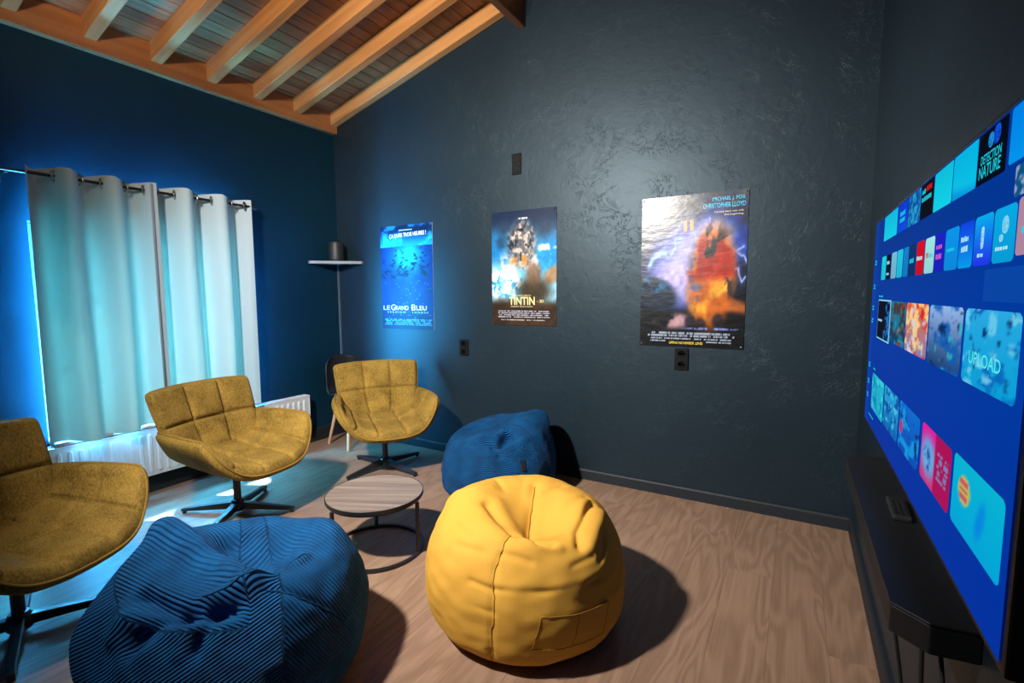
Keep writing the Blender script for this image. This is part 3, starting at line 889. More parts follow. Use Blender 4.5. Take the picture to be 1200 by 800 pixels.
link('bag_body', grid_mesh('bag_body', Q, closed_u=True, attrs={'rib': rib}), M_blue, nb)
MB().tube(on_surface(P, Q, n, seamr, .0), .0035, 6).build('seam', M_bseam, nb, True)
MB().tube(on_surface(P, Q, n, light, .0), .0035, 6).build('seam', M_bseam, nb, True)

fb = tag(empty('bean_bag', (2.01, -.465, 0)), 'blue corduroy bean bag with a small black tag, against the poster wall', 'bean bag', 'bean bags on the floor')
cr1 = [(.026, -.294, .422), (.168, -.249, .419), (.158, -.138, .476)]
cr2 = [(.141, -.284, .400), (.193, -.290, .349)]
notch = [(.306, .181, .337), (.252, .231, .378)]
fseam = [(.269, -.197, .371), (.302, -.232, .228)]
lumps = [((.20, .20, .45), .15, (.03, .02, .075)), ((-.14, -.10, .48), .22, (-.01, 0, -.085)), ((.16, -.18, .46), .08, (0, .02, -.05)), ((.25, .03, .45), .12, (.015, -.01, .03)), ((-.25, -.2, .3), .15, (.02, .02, -.01))]
lines = [(cr1, -.038, .024), ([(.02, -.25, .46), (.11, -.20, .47), (.12, -.12, .48)], .022, .03), (cr2, -.022, .018), (notch, -.05, .035), (fseam, -.007, .010), ([(.22, -.24, .40), (.29, -.12, .42), (.31, 0, .40)], .016, .03)]
P, Q, n, th, arc = bag_surface(.385, .98, lumps, lines, 200, 150, wob=.011, seed=21)
rib = rib_coord(P, th + .3, arc, [.05, -.1, .1, .0, .12, -.06], .385)
link('bag_body', grid_mesh('bag_body', Q, closed_u=True, attrs={'rib': rib}), M_blue, fb)
MB().tube(on_surface(P, Q, n, fseam, .0), .0028, 6).build('seam', M_bseam, fb, True)
# tag
i = near_idx(P, (.304, -.212, .283)); q = Q[i]; nn = n[i]
tn = Vector(nn); tz = Vector((0, 0, 1)); tx = tz.cross(tn).normalized(); tz = tn.cross(tx).normalized()
MT = Matrix((tx, tn, tz)).transposed().to_4x4(); MT.translation = Vector(q) + tn * .004
tg = MB().box((-.014, -.001, -.032), (.014, .0015, .032), .0008, 1, M=MT).build('label_tag', M_blackp, fb)

# ------------------------------------------------------------------ text
FONT_CACHE = {}
def text_mesh(name, body, box, align='C', bold=0.0, thick=.0004):
    """flat lettering fitted into box (width, height), origin at box centre, in the local xz plane facing -y"""
    cu = bpy.data.curves.new(name, 'FONT'); cu.body = body; cu.size = 1; cu.resolution_u = 3
    cu.offset = bold
    ob = bpy.data.objects.new(name, cu)
    me = bpy.data.meshes.new_from_object(ob)
    bpy.data.objects.remove(ob); bpy.data.curves.remove(cu)
    co = np.zeros(len(me.vertices) * 3); me.vertices.foreach_get('co', co); co = co.reshape(-1, 3)
    mn, mx = co.min(0), co.max(0)
    w, h = box
    sx = w / (mx[0] - mn[0]); sz = h / (mx[1] - mn[1])
    x = (co[:, 0] - (mn[0] + mx[0]) / 2) * sx; z = (co[:, 1] - (mn[1] + mx[1]) / 2) * sz
    out = np.stack([x, np.zeros_like(x), z], -1)
    me.vertices.foreach_set('co', out.reshape(-1)); me.update()
    me.name = name
    return me

def lettering(body, cx, cz, w, h, y, mat, parent, bold=0.0, tilt=0.0, name='lettering'):
    o = link(name, text_mesh(name, body, (w, h), bold=bold), mat, parent, (cx, y, cz))
    if tilt: o.rotation_euler = (0, -tilt, 0)
    return o

# ------------------------------------------------------------------ posters
def sm(a, b, x):
    t = np.clip((x - a) / (b - a), 0, 1); return t * t * (3 - 2 * t)
def blend(img, mask, col):
    return img * (1 - mask[..., None]) + np.array(col, float)[None, None] * mask[..., None]
def ell(U, V, cu, cv, ru, rv, rot=0.0, soft=.3):
    du, dv = U - cu, V - cv
    a = du * math.cos(rot) + dv * math.sin(rot); b = -du * math.sin(rot) + dv * math.cos(rot)
    d = np.sqrt((a / ru) ** 2 + (b / rv) ** 2)
    return 1 - sm(1 - soft, 1 + soft, d)
def credit_lines(img, U, V, v0, rows, h, u0, u1, col, seed, amt=.8):
    """rows of tiny unreadable credit print"""
    for k in range(rows):
        vc = v0 - k * h * 1.45
        band = (np.abs(V - vc) < h * .42)
        ins = .035 * abs(math.sin(k * 2.1 + seed))
        word = (vnoise(U * 150 + k * 17.3, U * 0 + k + .5, seed) > .36) & (vnoise(U * 28 + k * 7.1, U * 0 + k + 3.5, seed + 1) > .22)
        msk = (band & word & (U > u0 + ins) & (U < u1 - ins)).astype(float) * amt
        img = blend(img, msk, col)
    return img

def art_sea(U, V):
    """generic night-blue sea: bright horizon, pool of light, dark flecks, drifting sparks"""
    base = np.array([.01, .10, .36])[None, None] * np.ones(U.shape + (3,))
    V_h = .80 + .0 * U
    sky = sm(V_h - .004, V_h + .004, V)
    cl = fbm(U * 5 + 3, V * 9, 4)
    skyc = (1 - sm(.80, .97, V))[..., None] * np.array([.08, .55, .85]) + sm(.80, .97, V)[..., None] * np.array([.01, .07, .22])
    skyc = skyc + (sm(.52, .75, cl) * .8)[..., None] * np.array([.10, .45, .60])
    pool = np.exp(-(((U - .52) / .30) ** 2 + ((V - .70) / .13) ** 2))
    col = np.exp(-(((U - .55) / .22) ** 2)) * sm(.0, .55, V) * .45
    sea = base + pool[..., None] * np.array([.08, .50, .62]) + col[..., None] * np.array([.02, .22, .35])
    sea *= (.75 + .5 * fbm(U * 9, V * 16, 9))[..., None]
    sea *= (.55 + .45 * sm(0, .3, V))[..., None] + .12
    img = sky[..., None] * skyc + (1 - sky[..., None]) * sea
    r = np.random.default_rng(5)
    for k in range(46):
        vv = .775 - .27 * (k / 46.0) ** .8; sz = .014 + .022 * (.78 - vv) / .28
        uu = r.uniform(.04, .96)
        img = blend(img, .85 * ell(U, V, uu, vv, sz * 1.6, sz * .33, r.uniform(-.5, .5), .5), (.01, .05, .16))
        img = blend(img, .7 * ell(U, V, uu + sz * .5, vv - sz * .3, sz * .8, sz * .22, r.uniform(-1.2, -.3), .5), (.01, .05, .16))
    for k in range(70):
        img = blend(img, .75 * ell(U, V, r.normal(.56, .2), r.uniform(.03, .47), .007, .004, 0, .6), (.25, .68, .95))
    img = credit_lines(img, U, V, .095, 4, .011, .04, .97, (.35, .70, .90), 3, .75)
    img = credit_lines(img, U, V, .955, 1, .013, .34, .66, (.80, .90, .95), 8, .8)
    return np.clip(img, 0, 1)

def art_storm(U, V):
    """generic blue sky over white surf, brown foreground, vertical grey-gold mass"""
    nz = fbm(U * 6, V * 9, 31)
    t = sm(.45, 1.0, V)
    img = (1 - t)[..., None] * np.array([.55, .78, .88]) + t[..., None] * np.array([.01, .10, .22])
    img = blend(img, .9 * ell(U, V, .05, .68, .30, .13, 0, .8), (.05, .42, .68))
    img = blend(img, .9 * ell(U, V, .95, .60, .28, .16, 0, .8), (.02, .50, .80))
    img = blend(img, sm(.48, .62, nz) * ell(U, V, .45, .50, .75, .16, .25, .6), (.93, .92, .90))
    img = blend(img, sm(.40, .6, fbm(U * 12, V * 14, 50)) * ell(U, V, .18, .36, .38, .12, 0, .6), (.10, .55, .75))
    img = blend(img, sm(.5, .62, fbm(U * 14, V * 20, 51)) * ell(U, V, .2, .36, .38, .13, 0, .5), (.90, .95, .97))
    m_ = ell(U, V, .47, .71, .21, .19, .1, .35)
    img = blend(img, m_ * .9, (.36, .36, .38))
    img = blend(img, m_ * sm(.45, .65, fbm(U * 22, V * 26, 61)), (.72, .66, .62))
    img = blend(img, m_ * sm(.55, .7, fbm(U * 26, V * 30, 63)), (.10, .12, .16))
    img = blend(img, sm(.42, .62, fbm(U * 20, V * 24, 66)) * ell(U, V, .48, .58, .17, .06, .25, .5), (.70, .50, .24))
    for cu, cv, rr2 in ((.20, .86, .07), (.15, .73, .065), (.82, .83, .085)):
        img = blend(img, .75 * ell(U, V, cu, cv, rr2, rr2 * .85, 0, .7), (.13, .20, .28))
    img = blend(img, .9 * ell(U, V, .95, .44, .14, .07, .3, .4), (.62, .46, .30))
    img = blend(img, ell(U, V, .66, .30, .26, .12, 0, .5), (.22, .19, .14))
    img = blend(img, .85 * ell(U, V, .66, .45, .12, .10, 0, .5), (.40, .30, .22))
    br = sm(.26, .17, V + .05 * (fbm(U * 5, V * 4, 71) - .5))
    img = blend(img, br, (.17, .12, .08))
    img = blend(img, br * sm(.5, .7, fbm(U * 7, V * 12, 77)) * .6, (.30, .19, .11))
    img = credit_lines(img, U, V, .125, 4, .012, .08, .92, (.72, .74, .80), 13, .85)
    img = credit_lines(img, U, V, .045, 1, .011, .12, .85, (.75, .75, .75), 15, .8)
    img = credit_lines(img, U, V, .93, 1, .012, .42, .58, (.85, .88, .92), 16, .9)
    img = img * (.85 + .3 * fbm(U * 30, V * 40, 80))[..., None]
    return np.clip(img, 0, 1)

def art_glow(U, V):
    """generic electric-blue glow on black with an orange and red upright patch"""
    img = np.array([.015, .02, .05])[None, None] * np.ones(U.shape + (3,))
    nz = fbm(U * 4 + 1, V * 6, 90)
    img = blend(img, .9 * ell(U, V, .62, .62, .55, .30, .2, .8) * sm(.25, .6, nz), (.04, .22, .66))
    img = blend(img, .9 * ell(U, V, .50, .55, .36, .25, .3, .7), (.24, .34, .78))
    img = blend(img, .95 * ell(U, V, .50, .58, .26, .20, .3, .7), (.68, .66, .90))
    img = blend(img, .85 * ell(U, V, .70, .74, .16, .08, 0, .6), (.86, .88, .97))
    img = blend(img, .9 * ell(U, V, .30, .42, .20, .14, 0, .7), (.72, .68, .90))
    arc_ = np.exp(-((np.hypot((U - .22) / .9, (V - .46)) - .17) / .022) ** 2) * sm(.05, .12, V - .44) * (U < .26)
    img = blend(img, arc_ * .9, (.62, .80, .95))
    r = np.random.default_rng(3)
    for (a, b_) in (((.66, .84), (.52, .66)), ((.83, .68), (1.0, .55)), ((.80, .60), (.97, .64)), ((.40, .72), (.28, .60)), ((.86, .56), (.98, .45))):
        pts = [np.array(a)]
        for k in range(1, 7): pts.append(np.array(a) + (np.array(b_) - np.array(a)) * k / 6 + r.normal(0, .016, 2))
        Pq = np.stack([U, V], -1); d = seg_dist(Pq, pts)
        img = blend(img, np.exp(-(d / .007) ** 2) * .9, (.80, .88, 1.0)); img = blend(img, np.exp(-(d / .03) ** 2) * .35, (.35, .50, .95))
    # left dark block
    img = blend(img, .96 * ell(U, V, .14, .36, .24, .11, -.25, .25), (.02, .10, .17))
    img = blend(img, .8 * ell(U, V, .10, .42, .17, .05, -.1, .4) * sm(.4, .6, fbm(U * 18, V * 22, 95)), (.10, .42, .60))
    # bottom ground, pale reflections
    img = blend(img, sm(.27, .22, V), (.02, .022, .035))
    img = blend(img, .85 * ell(U, V, .33, .175, .19, .05, 0, .5) * sm(.3, .6, fbm(U * 9, V * 9, 99)), (.80, .62, .66))
    img = blend(img, .8 * ell(U, V, .88, .28, .2, .04, -.15, .6), (.80, .42, .16))
    # upright warm patch (abstract, no figures)
    body = ell(U + .05 * (fbm(U * 5, V * 7, 101) - .5), V, .69, .46, .21, .33, -.10, .25)
    na = fbm(U * 5 + 2, V * 4, 103); nb2 = fbm(U * 6 + 7, V * 5, 105); nc = fbm(U * 9, V * 8, 107)
    img = blend(img, body * .95, (.74, .37, .10))
    img = blend(img, body * sm(.45, .6, na) * sm(.50, .42, V), (.88, .62, .18))
    img = blend(img, body * sm(.44, .56, nb2) * sm(.40, .50, V), (.62, .15, .08))
    img = blend(img, body * sm(.56, .68, nc), (.12, .11, .14))
    img = blend(img, body * sm(.55, .64, fbm(U * 7 + 4, V * 9, 109)) * sm(.66, .5, U), (.28, .38, .58))
    for cu, cv in ((.50, .17), (.76, .18), (.60, .15)):
        img = blend(img, .8 * ell(U, V, cu, cv, .05, .045, 0, .4), (.07, .08, .14))
    img = blend(img, .8 * ell(U, V, .70, .125, .26, .008, 0, .5) * sm(.4, .55, fbm(U * 40, V * 20, 97)), (.55, .62, .92))
    img *= (.78 + .44 * fbm(U * 22, V * 28, 110))[..., None]
    img = credit_lines(img, U, V, .092, 4, .0125, .08, .92, (.66, .72, .80), 23, .85)
    img = blend(img, ((np.abs(V - .027) < .014) & (U > .27) & (U < .66)).astype(float), (.015, .015, .02))
    return np.clip(img, 0, 1)

def poster(name, x0, x1, z0, z1, art, mat, label, nx=150, nz=230):
    w, h = x1 - x0, z1 - z0
    o_u = np.linspace(0, 1, nx); o_v = np.linspace(0, 1, nz)
    U, V = np.meshgrid(o_u, o_v, indexing='ij')
    cols = lin(art(U, V))
    curl = .0025 * np.abs(2 * U - 1) ** 6 * np.abs(2 * V - 1) ** 4
    P = np.stack([(U - .5) * w, -.0015 - curl, V * h], -1)
    root = empty(name, ((x0 + x1) / 2, -.003, z0))
    tag(root, label, 'poster', 'film posters on the wall')
    link('print', grid_mesh('print', P, colors=cols), mat, root)
    MB().box((-w / 2, -.001, 0), (w / 2, .0025, h)).build('backing_paper', M_white, root)
    return root, w, h

def pins(root, w, h, mat):
    for sx in (-1, 1):
        for z in (.012, h - .012):
            MB().lathe([(0, -.0015), (.006, -.0012), (.006, .0008), (0, .002)], 12, M=Matrix.Translation((sx * (w / 2 - .012), -.003, z)) @ Matrix.Rotation(PI / 2, 4, 'X')).build('pin', mat, root, True)

def ink(name, c, rough=.35):
    return plain(name, tuple(lin(c)), rough, noise_amt=.02)
I_white = ink('ink_white', (.90, .93, .96)); I_cyan = ink('ink_cyan', (.10, .72, .85)); I_cream = ink('ink_cream', (.90, .85, .66))
I_gold = ink('ink_gold', (.95, .86, .58)); I_yel = ink('ink_yellow', (.92, .80, .28)); I_orange = ink('ink_orange', (.88, .58, .34)); I_pale = ink('ink_pale_blue', (.62, .80, .92))

MP1 = print_art('poster_print_satin', .42, .04, .22)
MP2 = print_art('poster_print_gloss', .29, .10, .5)
r1, w, h = poster('poster', .545, 1.120, 1.008, 1.880, art_sea, MP1, 'blue sea film poster titled LE GRAND BLEU')
lettering('ÇA DURE TROIS HEURES !', .02, h * .905, w * .70, h * .046, -.0028, I_white, r1, .015, .03)
lettering('LE', -w * .405, h * .208, w * .13, h * .042, -.0028, I_white, r1)
lettering('G', -w * .275, h * .212, w * .085, h * .056, -.0028, I_white, r1)
lettering('RAND', -w * .098, h * .208, w * .25, h * .042, -.0028, I_white, r1)
lettering('B', w * .125, h * .212, w * .075, h * .056, -.0028, I_white, r1)
lettering('LEU', w * .275, h * .208, w * .19, h * .042, -.0028, I_white, r1)
lettering('V E R S I O N', -w * .22, h * .165, w * .36, h * .017, -.0028, I_pale, r1)
lettering('L O N G U E', w * .25, h * .165, w * .30, h * .017, -.0028, I_pale, r1)

r2, w, h = poster('poster', 1.688, 2.223, 1.072, 1.902, art_storm, MP1, 'blue and brown adventure film poster titled TINTIN')
lettering('LES AVENTURES DE', -.005, h * .262, w * .26, h * .013, -.0028, I_cream, r2)
lettering('TINTIN', -.012, h * .215, w * .40, h * .070, -.0028, I_gold, r2, .02)
lettering('- 3D', w * .265, h * .213, w * .10, h * .024, -.0028, I_gold, r2, .01)
lettering('LE SECRET DE LA LICORNE', -.012, h * .165, w * .34, h * .010, -.0028, I_cream, r2)
pins(r2, w, h, M_black)

r3, w, h = poster('poster', 2.818, 3.428, .968, 1.890, art_glow, MP2, 'glossy black and electric blue film poster with orange patch and creased shiny corner')
lettering('MICHAEL J. FOX', w * .325, h * .952, w * .29, h * .030, -.0028, I_cyan, r3, .012)
lettering('CHRISTOPHER LLOYD', w * .285, h * .915, w * .38, h * .030, -.0028, I_cyan, r3, .012)
lettering('Coming back was only', w * .33, h * .873, w * .26, h * .015, -.0028, I_cream, r3)
lettering('the beginning.', w * .375, h * .853, w * .17, h * .015, -.0028, I_cream, r3)
lettering('II', -w * .035, h * .80, w * .095, h * .070, -.0028, I_orange, r3, .02, .06)
lettering('OPENS NOVEMBER 22ND', -w * .035, h * .027, w * .33, h * .017, -.0028, I_yel, r3, .008)
pins(r3, w, h, M_steel)

# ------------------------------------------------------------------ switch plates on the poster wall
def switch(name, x0, x1, z0, z1, label, kind):
    w, h = x1 - x0, z1 - z0
    o = tag(empty(name, ((x0 + x1) / 2, 0, z0)), label, kind[1], 'black electrical plates')
    MB().box((-w / 2, -.010, 0), (w / 2, .0, h), .003).build('plate', M_plateblk, o)
    nseg = 2 if h > .11 else 1
    for k in range(nseg):
        zc = h * (k + .5) / nseg; s_ = min(w, h / nseg) * .36
        if kind[0] == 'switch':
            MB().box((-s_, -.014, zc - s_), (s_, -.009, zc + s_), .002).build('rocker', M_plateblk, o)
        else:
            MB().lathe([(s_, -.001), (s_, .003), (s_ * .86, .003), (s_ * .84, -.0005), (0, -.0005)], 24, M=Matrix.Translation((0, -.0105, zc)) @ Matrix.Rotation(PI / 2, 4, 'X')).build('socket_well', M_plateblk, o, True, .6)
    return o
switch('wall_switch', 1.868, 1.943, 2.155, 2.302, 'tall black plate high on the wall above the posters', ('switch', 'switch'))
switch('wall_socket', 1.376, 1.458, .815, .946, 'black socket plate low on the wall between sea poster and bean bag', ('socket', 'socket'))
switch('wall_socket', 3.040, 3.122, .822, .958, 'black socket plate right under the glossy black poster', ('socket', 'socket'))

# ------------------------------------------------------------------ corner shelf, speaker, conduit
sh = tag(MB().prism([(0.001, -.001), (.325, -.001), (.325, -.022), (.022, -.325), (0.001, -.325)], 1.575, 1.60, axis='z', bevel=.002).build('corner_shelf', M_shelf), 'pale grey triangular shelf fixed in the room corner', 'shelf')
spk = tag(empty('speaker', (.125, -.125, 1.60)), 'small black cylindrical speaker on the corner shelf', 'speaker')
MB().lathe([(0, .004), (.056, .004), (.062, .010), (.064, .03), (.064, .148), (.060, .163), (.050, .169), (0, .170)], 40).build('speaker_body', M_darkgrey, spk, True, .6)
MB().lathe([(0, 0), (.052, 0), (.052, .006), (0, .006)], 32).build('foot', M_blackm, spk, True, .6)
MB().lathe([(0, .170), (.044, .170), (.042, .1725), (0, .1725)], 32).build('top_panel', M_blackp, spk, True, .6)
cd = tag(MB().box((.002, -.022, .119), (.022, -.002, 1.574), .003).build('cable_duct', M_conduit), 'thin dark cable duct running down the corner under the shelf', 'cable duct')

# ------------------------------------------------------------------ curtains, rod, radiator
RODX, RODZ = .150, 1.956
rod = tag(empty('curtain_rod', (RODX, -1.55, RODZ)), 'dark metal curtain rod over the window', 'curtain rod')
MB().tube([(0, -.74, 0), (0, .65, 0)], .009, 16).build('rod', M_steel if False else M_black, rod, True, .8)
for y in (-.745, .655):
    MB().lathe([(0, -.02), (.012, -.02), (.016, -.012), (.016, .012), (.012, .02), (0, .02)], 16, M=Matrix.Translation((0, y, 0)) @ Matrix.Rotation(PI / 2, 4, 'X')).build('finial', M_black, rod, True, .6)
for y in (-.67, .63):
    b = MB(); b.box((-.153, y - .014, -.045), (-.145, y + .014, .045), .002, 1); b.box((-.15, y - .007, -.018), (.0, y + .007, -.008), .002, 1)
    b.build('bracket', M_steel, rod)

def curtain(y0, y1, npl, zt, hem, label, phase, lead, tuck=0.0):
    """pleated eyelet curtain between y0 and y1"""
    ny, nz = 150, 70
    t = np.linspace(0, 1, ny); s_ = np.linspace(0, 1, nz)
    T, Sg = np.meshgrid(t, s_, indexing='ij')
    ph = 2 * PI * npl * T + phase
    amp = .060 + .008 * np.sin(5 * T + 1) - .006 * Sg
    wob = .35 * np.sin(2.3 * Sg + 7 * T) * Sg
    x = RODX + amp * np.tanh(1.7 * np.sin(ph + wob)) / np.tanh(1.7) + .012 * np.sin(3 * PI * T + 2 * Sg) * Sg - tuck * sm(.82, 1.0, T)
    y = y0 + (y1 - y0) * T + .010 * np.sin(2 * ph) * (1 - .4 * Sg) + lead * Sg * (T - .5)
    hz = hem + .008 * np.sin(9 * T + 1.0)
    z = (zt + .008 * np.sin(ph * 1.0 + 1)) * (1 - Sg) + hz * Sg
    root = tag(empty('curtain', (0, (y0 + y1) / 2, 0)), label, 'curtain', 'eyelet curtains')
    P = np.stack([np.clip(x, .012, None), y - (y0 + y1) / 2, z], -1)
    link('cloth', grid_mesh('cloth', P), M_curtain, root)
    rme = None
    for k in range(int(2 * npl) + 2):
        tt = (k * PI - phase) / (2 * PI * npl)
        if tt < .03 or tt > .97: continue
        yy = y0 + (y1 - y0) * tt - (y0 + y1) / 2
        if rme is None:
            rme = MB().tube([(.026 * math.cos(a), 0, .026 * math.sin(a)) for a in np.linspace(0, 2 * PI, 24, endpoint=False)], .006, 8, closed=True).mesh('eyelet', True)
            rme.materials.append(M_steel)
        o = link('eyelet', rme, None, root, (RODX, yy, RODZ))
        o.rotation_euler = (0, 0, math.radians(-35 if k % 2 == 0 else 35))
    return root
hem1 = lambda: None
curtain(-2.150, -1.565, 2.75, 1.995, .470, 'pale linen eyelet curtain whose outer edge lets bright daylight through', PI * .9, .015)
curtain(-1.600, -.925, 2.9, 1.995, .474, 'pale linen eyelet curtain hanging behind the window armchair', PI * .55, .01, .045)

rad = tag(empty('radiator', (0, -1.32, 0)), 'white ribbed panel radiator under the window', 'radiator')
RY0, RY1 = -.885, .875
fp = MB()
fp.box((.088, RY0, .135), (.098, RY1, .435), .002, 1)
pitch = .0503
for k in range(int((RY1 - RY0 - .04) / pitch)):
    yc = RY0 + .045 + k * pitch
    pts = []
    for a in np.linspace(0, PI, 7): pts.append((yc + .014 * math.cos(a), .400 + .014 * math.sin(a)))
    for a in np.linspace(PI, 2 * PI, 7): pts.append((yc + .014 * math.cos(a), .170 + .014 * math.sin(a)))
    nb_ = len(pts)
    lo_ = [fp.bm.verts.new((.0978, p[0], p[1])) for p in pts]
    hi_ = [fp.bm.verts.new((.1065, yc + (p[0] - yc) * .55, p[1] + (-.006 if p[1] > .3 else .006))) for p in pts]
    fp.bm.faces.new(hi_)
    for i in range(nb_): fp.bm.faces.new((lo_[i], lo_[(i + 1) % nb_], hi_[(i + 1) % nb_], hi_[i]))
fp.build('front_panel', M_radiator, rad)
MB().box((.030, RY0, .135), (.040, RY1, .435), .002, 1).build('rear_panel', M_radiator, rad)
for y in (RY0, RY1 - .008):
    MB().box((.026, y - .002, .14), (.100, y + .008, .448), .003, 1).build('side_cover', M_radiator, rad)
tgm = MB()
tgm.box((.026, RY0, .436), (.036, RY1, .448), .001, 1); tgm.box((.090, RY0, .436), (.100, RY1, .448), .001, 1)
for k in range(70):
    y = RY0 + .01 + k * (RY1 - RY0 - .02) / 69
    tgm.box((.036, y - .004, .438), (.090, y + .004, .446))
tgm.build('top_grille', M_radiator, rad)
for y in (RY0 + .15, RY1 - .15):
    MB().box((.003, y - .02, .16), (.030, y + .02, .42), .003, 1).build('wall_bracket', M_white, rad)
MB().tube([(.064, RY1 - .04, .14), (.064, RY1 - .04, .05), (.03, RY1 - .04, .03), (.019, RY1 - .04, .03)], .008, 10).build('pipe', M_white, rad, True)

# ------------------------------------------------------------------ television
TVX = 3.93
tv = tag(empty('television', (RW, -1.617, .80), -PI / 2), 'large wall-mounted television showing a blue app menu', 'television')
# local: x to the photographer's side, -y into the room, z up
HWD = .722; SZ0, SZ1 = .030, .747
yf = TVX - RW            # screen plane (local y)
MB().box((-HWD - .012, yf + .002, SZ0 - .014), (HWD + .012, yf + .030, SZ1 + .010), .004).build('bezel', M_blackp, tv)
MB().box((-HWD + .12, yf + .030, SZ0 + .08), (HWD - .12, -.018, SZ1 - .12), .006).build('rear_housing', M_blackm, tv)
MB().box((-.2, -.030, .2), (.2, -.002, .5), .002, 1).build('wall_bracket', M_black, tv)
n_ = 60
U, V = np.meshgrid(np.linspace(0, 1, 90), np.linspace(0, 1, 46), indexing='ij')
sc_col = np.array([.0, .225, .62])[None, None] * np.ones(U.shape + (3,))
sc_col = blend(sc_col, .55 * sm(.6, 0, V), (.01, .17, .62)); sc_col = blend(sc_col, .5 * sm(.55, 1, V), (.0, .18, .50))
sc_col = blend(sc_col, .5 * sm(.10, .0, U), (.0, .28, .72))
ME = emit_art('screen_picture', 1.0)
scr = link('screen', grid_mesh('screen', np.stack([(2 * U - 1) * HWD, np.full_like(U, yf), SZ0 + V * (SZ1 - SZ0)], -1), smooth=False, colors=lin(sc_col)), ME, tv)

def tile(y_far, y_near, z0, z1, fn, name='screen_tile', rad=.010):
    """rounded picture tile on the screen, fn(u,v)->srgb, u from far to near edge"""
    x0 = -1.617 - y_far; x1 = -1.617 - y_near
    nx, nz = 34, 26
    U, V = np.meshgrid(np.linspace(0, 1, nx), np.linspace(0, 1, nz), indexing='ij')
    w, h = x1 - x0, z1 - z0
    Zl = V * h; inset = np.zeros_like(V)
    for zz in (Zl, h - Zl):
        t = np.clip((rad - zz) / rad, 0, 1); inset = np.maximum(inset, rad * (1 - np.sqrt(1 - t ** 2)))
    X = x0 + inset + (w - 2 * inset) * U
    col = fn(U, V)
    return link(name, grid_mesh(name, np.stack([X, np.full_like(X, yf - .0012), z0 - .80 + Zl], -1), smooth=False, colors=lin(np.clip(col, 0, 1))), ME, scr)
def flat(c, c2=None):
    def fn(U, V):
        a = np.array(c, float)[None, None] * np.ones(U.shape + (3,))
        return a if c2 is None else a * V[..., None] + np.array(c2, float)[None, None] * (1 - V[..., None])
    return fn
E_ = lambda nm, c: emit_plain(nm, tuple(lin(c)), 1.0)
EW = E_('screen_white', (.70, .92, .96)); EC = E_('screen_cyan', (.12, .80, .88)); ER = E_('screen_red', (.85, .08, .14)); EP = E_('screen_magenta', (.85, .35, .80)); EB = E_('screen_blue', (.15, .45, .95))
def slet(body, y_far, y_near, z0, z1, mat):
    x0, x1 = -1.617 - y_far, -1.617 - y_near
    return lettering(body, (x0 + x1) / 2, (z0 + z1) / 2 - .80, x1 - x0, z1 - z0, yf - .0022, mat, scr, .01)

def smudge(y_far, y_near, z0, z1, mat, rows=1, seed=1):
    """unreadable small print: rows of short strokes in one mesh"""
    x0, x1 = -1.617 - y_far, -1.617 - y_near
    r = random.Random(seed); m = MB()
    for k in range(rows):
        za = z0 + (z1 - z0) * k / rows; zb = za + (z1 - z0) / rows * .72
        x = x0
        while x < x1 - .004:
            wd = min(r.uniform(.006, .014), x1 - x)
            hz = r.uniform(.75, 1.0)
            v = [m.bm.verts.new((a, yf - .0022, b - .80)) for a, b in ((x, za), (x + wd * .75, za), (x + wd * .75, za + (zb - za) * hz), (x, za + (zb - za) * hz))]
            m.bm.faces.new(v); x += wd
    return m.build('lettering', mat, scr)
# row 1: cards cut by the top edge
R1 = (1.465, 1.543)
tile(-1.107, -1.350, *R1, flat((.02, .72, .86), (.05, .80, .90)), rad=.004)
tile(-1.361, -1.506, *R1, flat((.0, .22, .80), (.0, .30, .85)), rad=.004); smudge(-1.40, -1.475, 1.490, 1.525, EC, 2, 3)
def fn_specks(c, c2, seed, sx=14, sy=8, th=.5):
    def fn(U, V):
        return blend(flat(c)(U, V), sm(th - .08, th + .08, fbm(U * sx, V * sy, seed)), c2)
    return fn
tile(-1.514, -1.655, *R1, fn_specks((.0, .32, .62), (.15, .62, .80), 5), rad=.004)
tile(-1.662, -1.786, *R1, flat((.01, .04, .07)), rad=.004); smudge(-1.675, -1.715, 1.520, 1.536, EC, 1, 4); smudge(-1.718, -1.772, 1.522, 1.538, ER, 1, 5); smudge(-1.675, -1.772, 1.503, 1.518, EC, 1, 6)
tile(-1.790, -1.932, *R1, flat((.02, .74, .86), (.04, .82, .90)), rad=.004)
tile(-1.937, -2.077, *R1, lambda U, V: blend(flat((.0, .70, .88), (.02, .76, .90))(U, V), .7 * sm(.35, .05, V + .15 * U), (.0, .50, .85)), rad=.004)
tile(-2.080, -2.208, *R1, flat((.005, .04, .10)), rad=.004); slet('DETECTION', -2.10, -2.190, 1.494, 1.508, EC); slet('NATURE', -2.095, -2.190, 1.473, 1.492, EC)
tile(-2.125, -2.150, 1.514, 1.536, lambda U, V: flat((.12, .62, .95))(U, V), rad=.011, name='screen_emblem'); tile(-2.148, -2.178, 1.514, 1.541, flat((.08, .36, .98)), rad=.012, name='screen_emblem')
tile(-2.219, -2.335, 1.469, 1.543, flat((.0, .50, .90), (.0, .58, .92)), rad=.004)
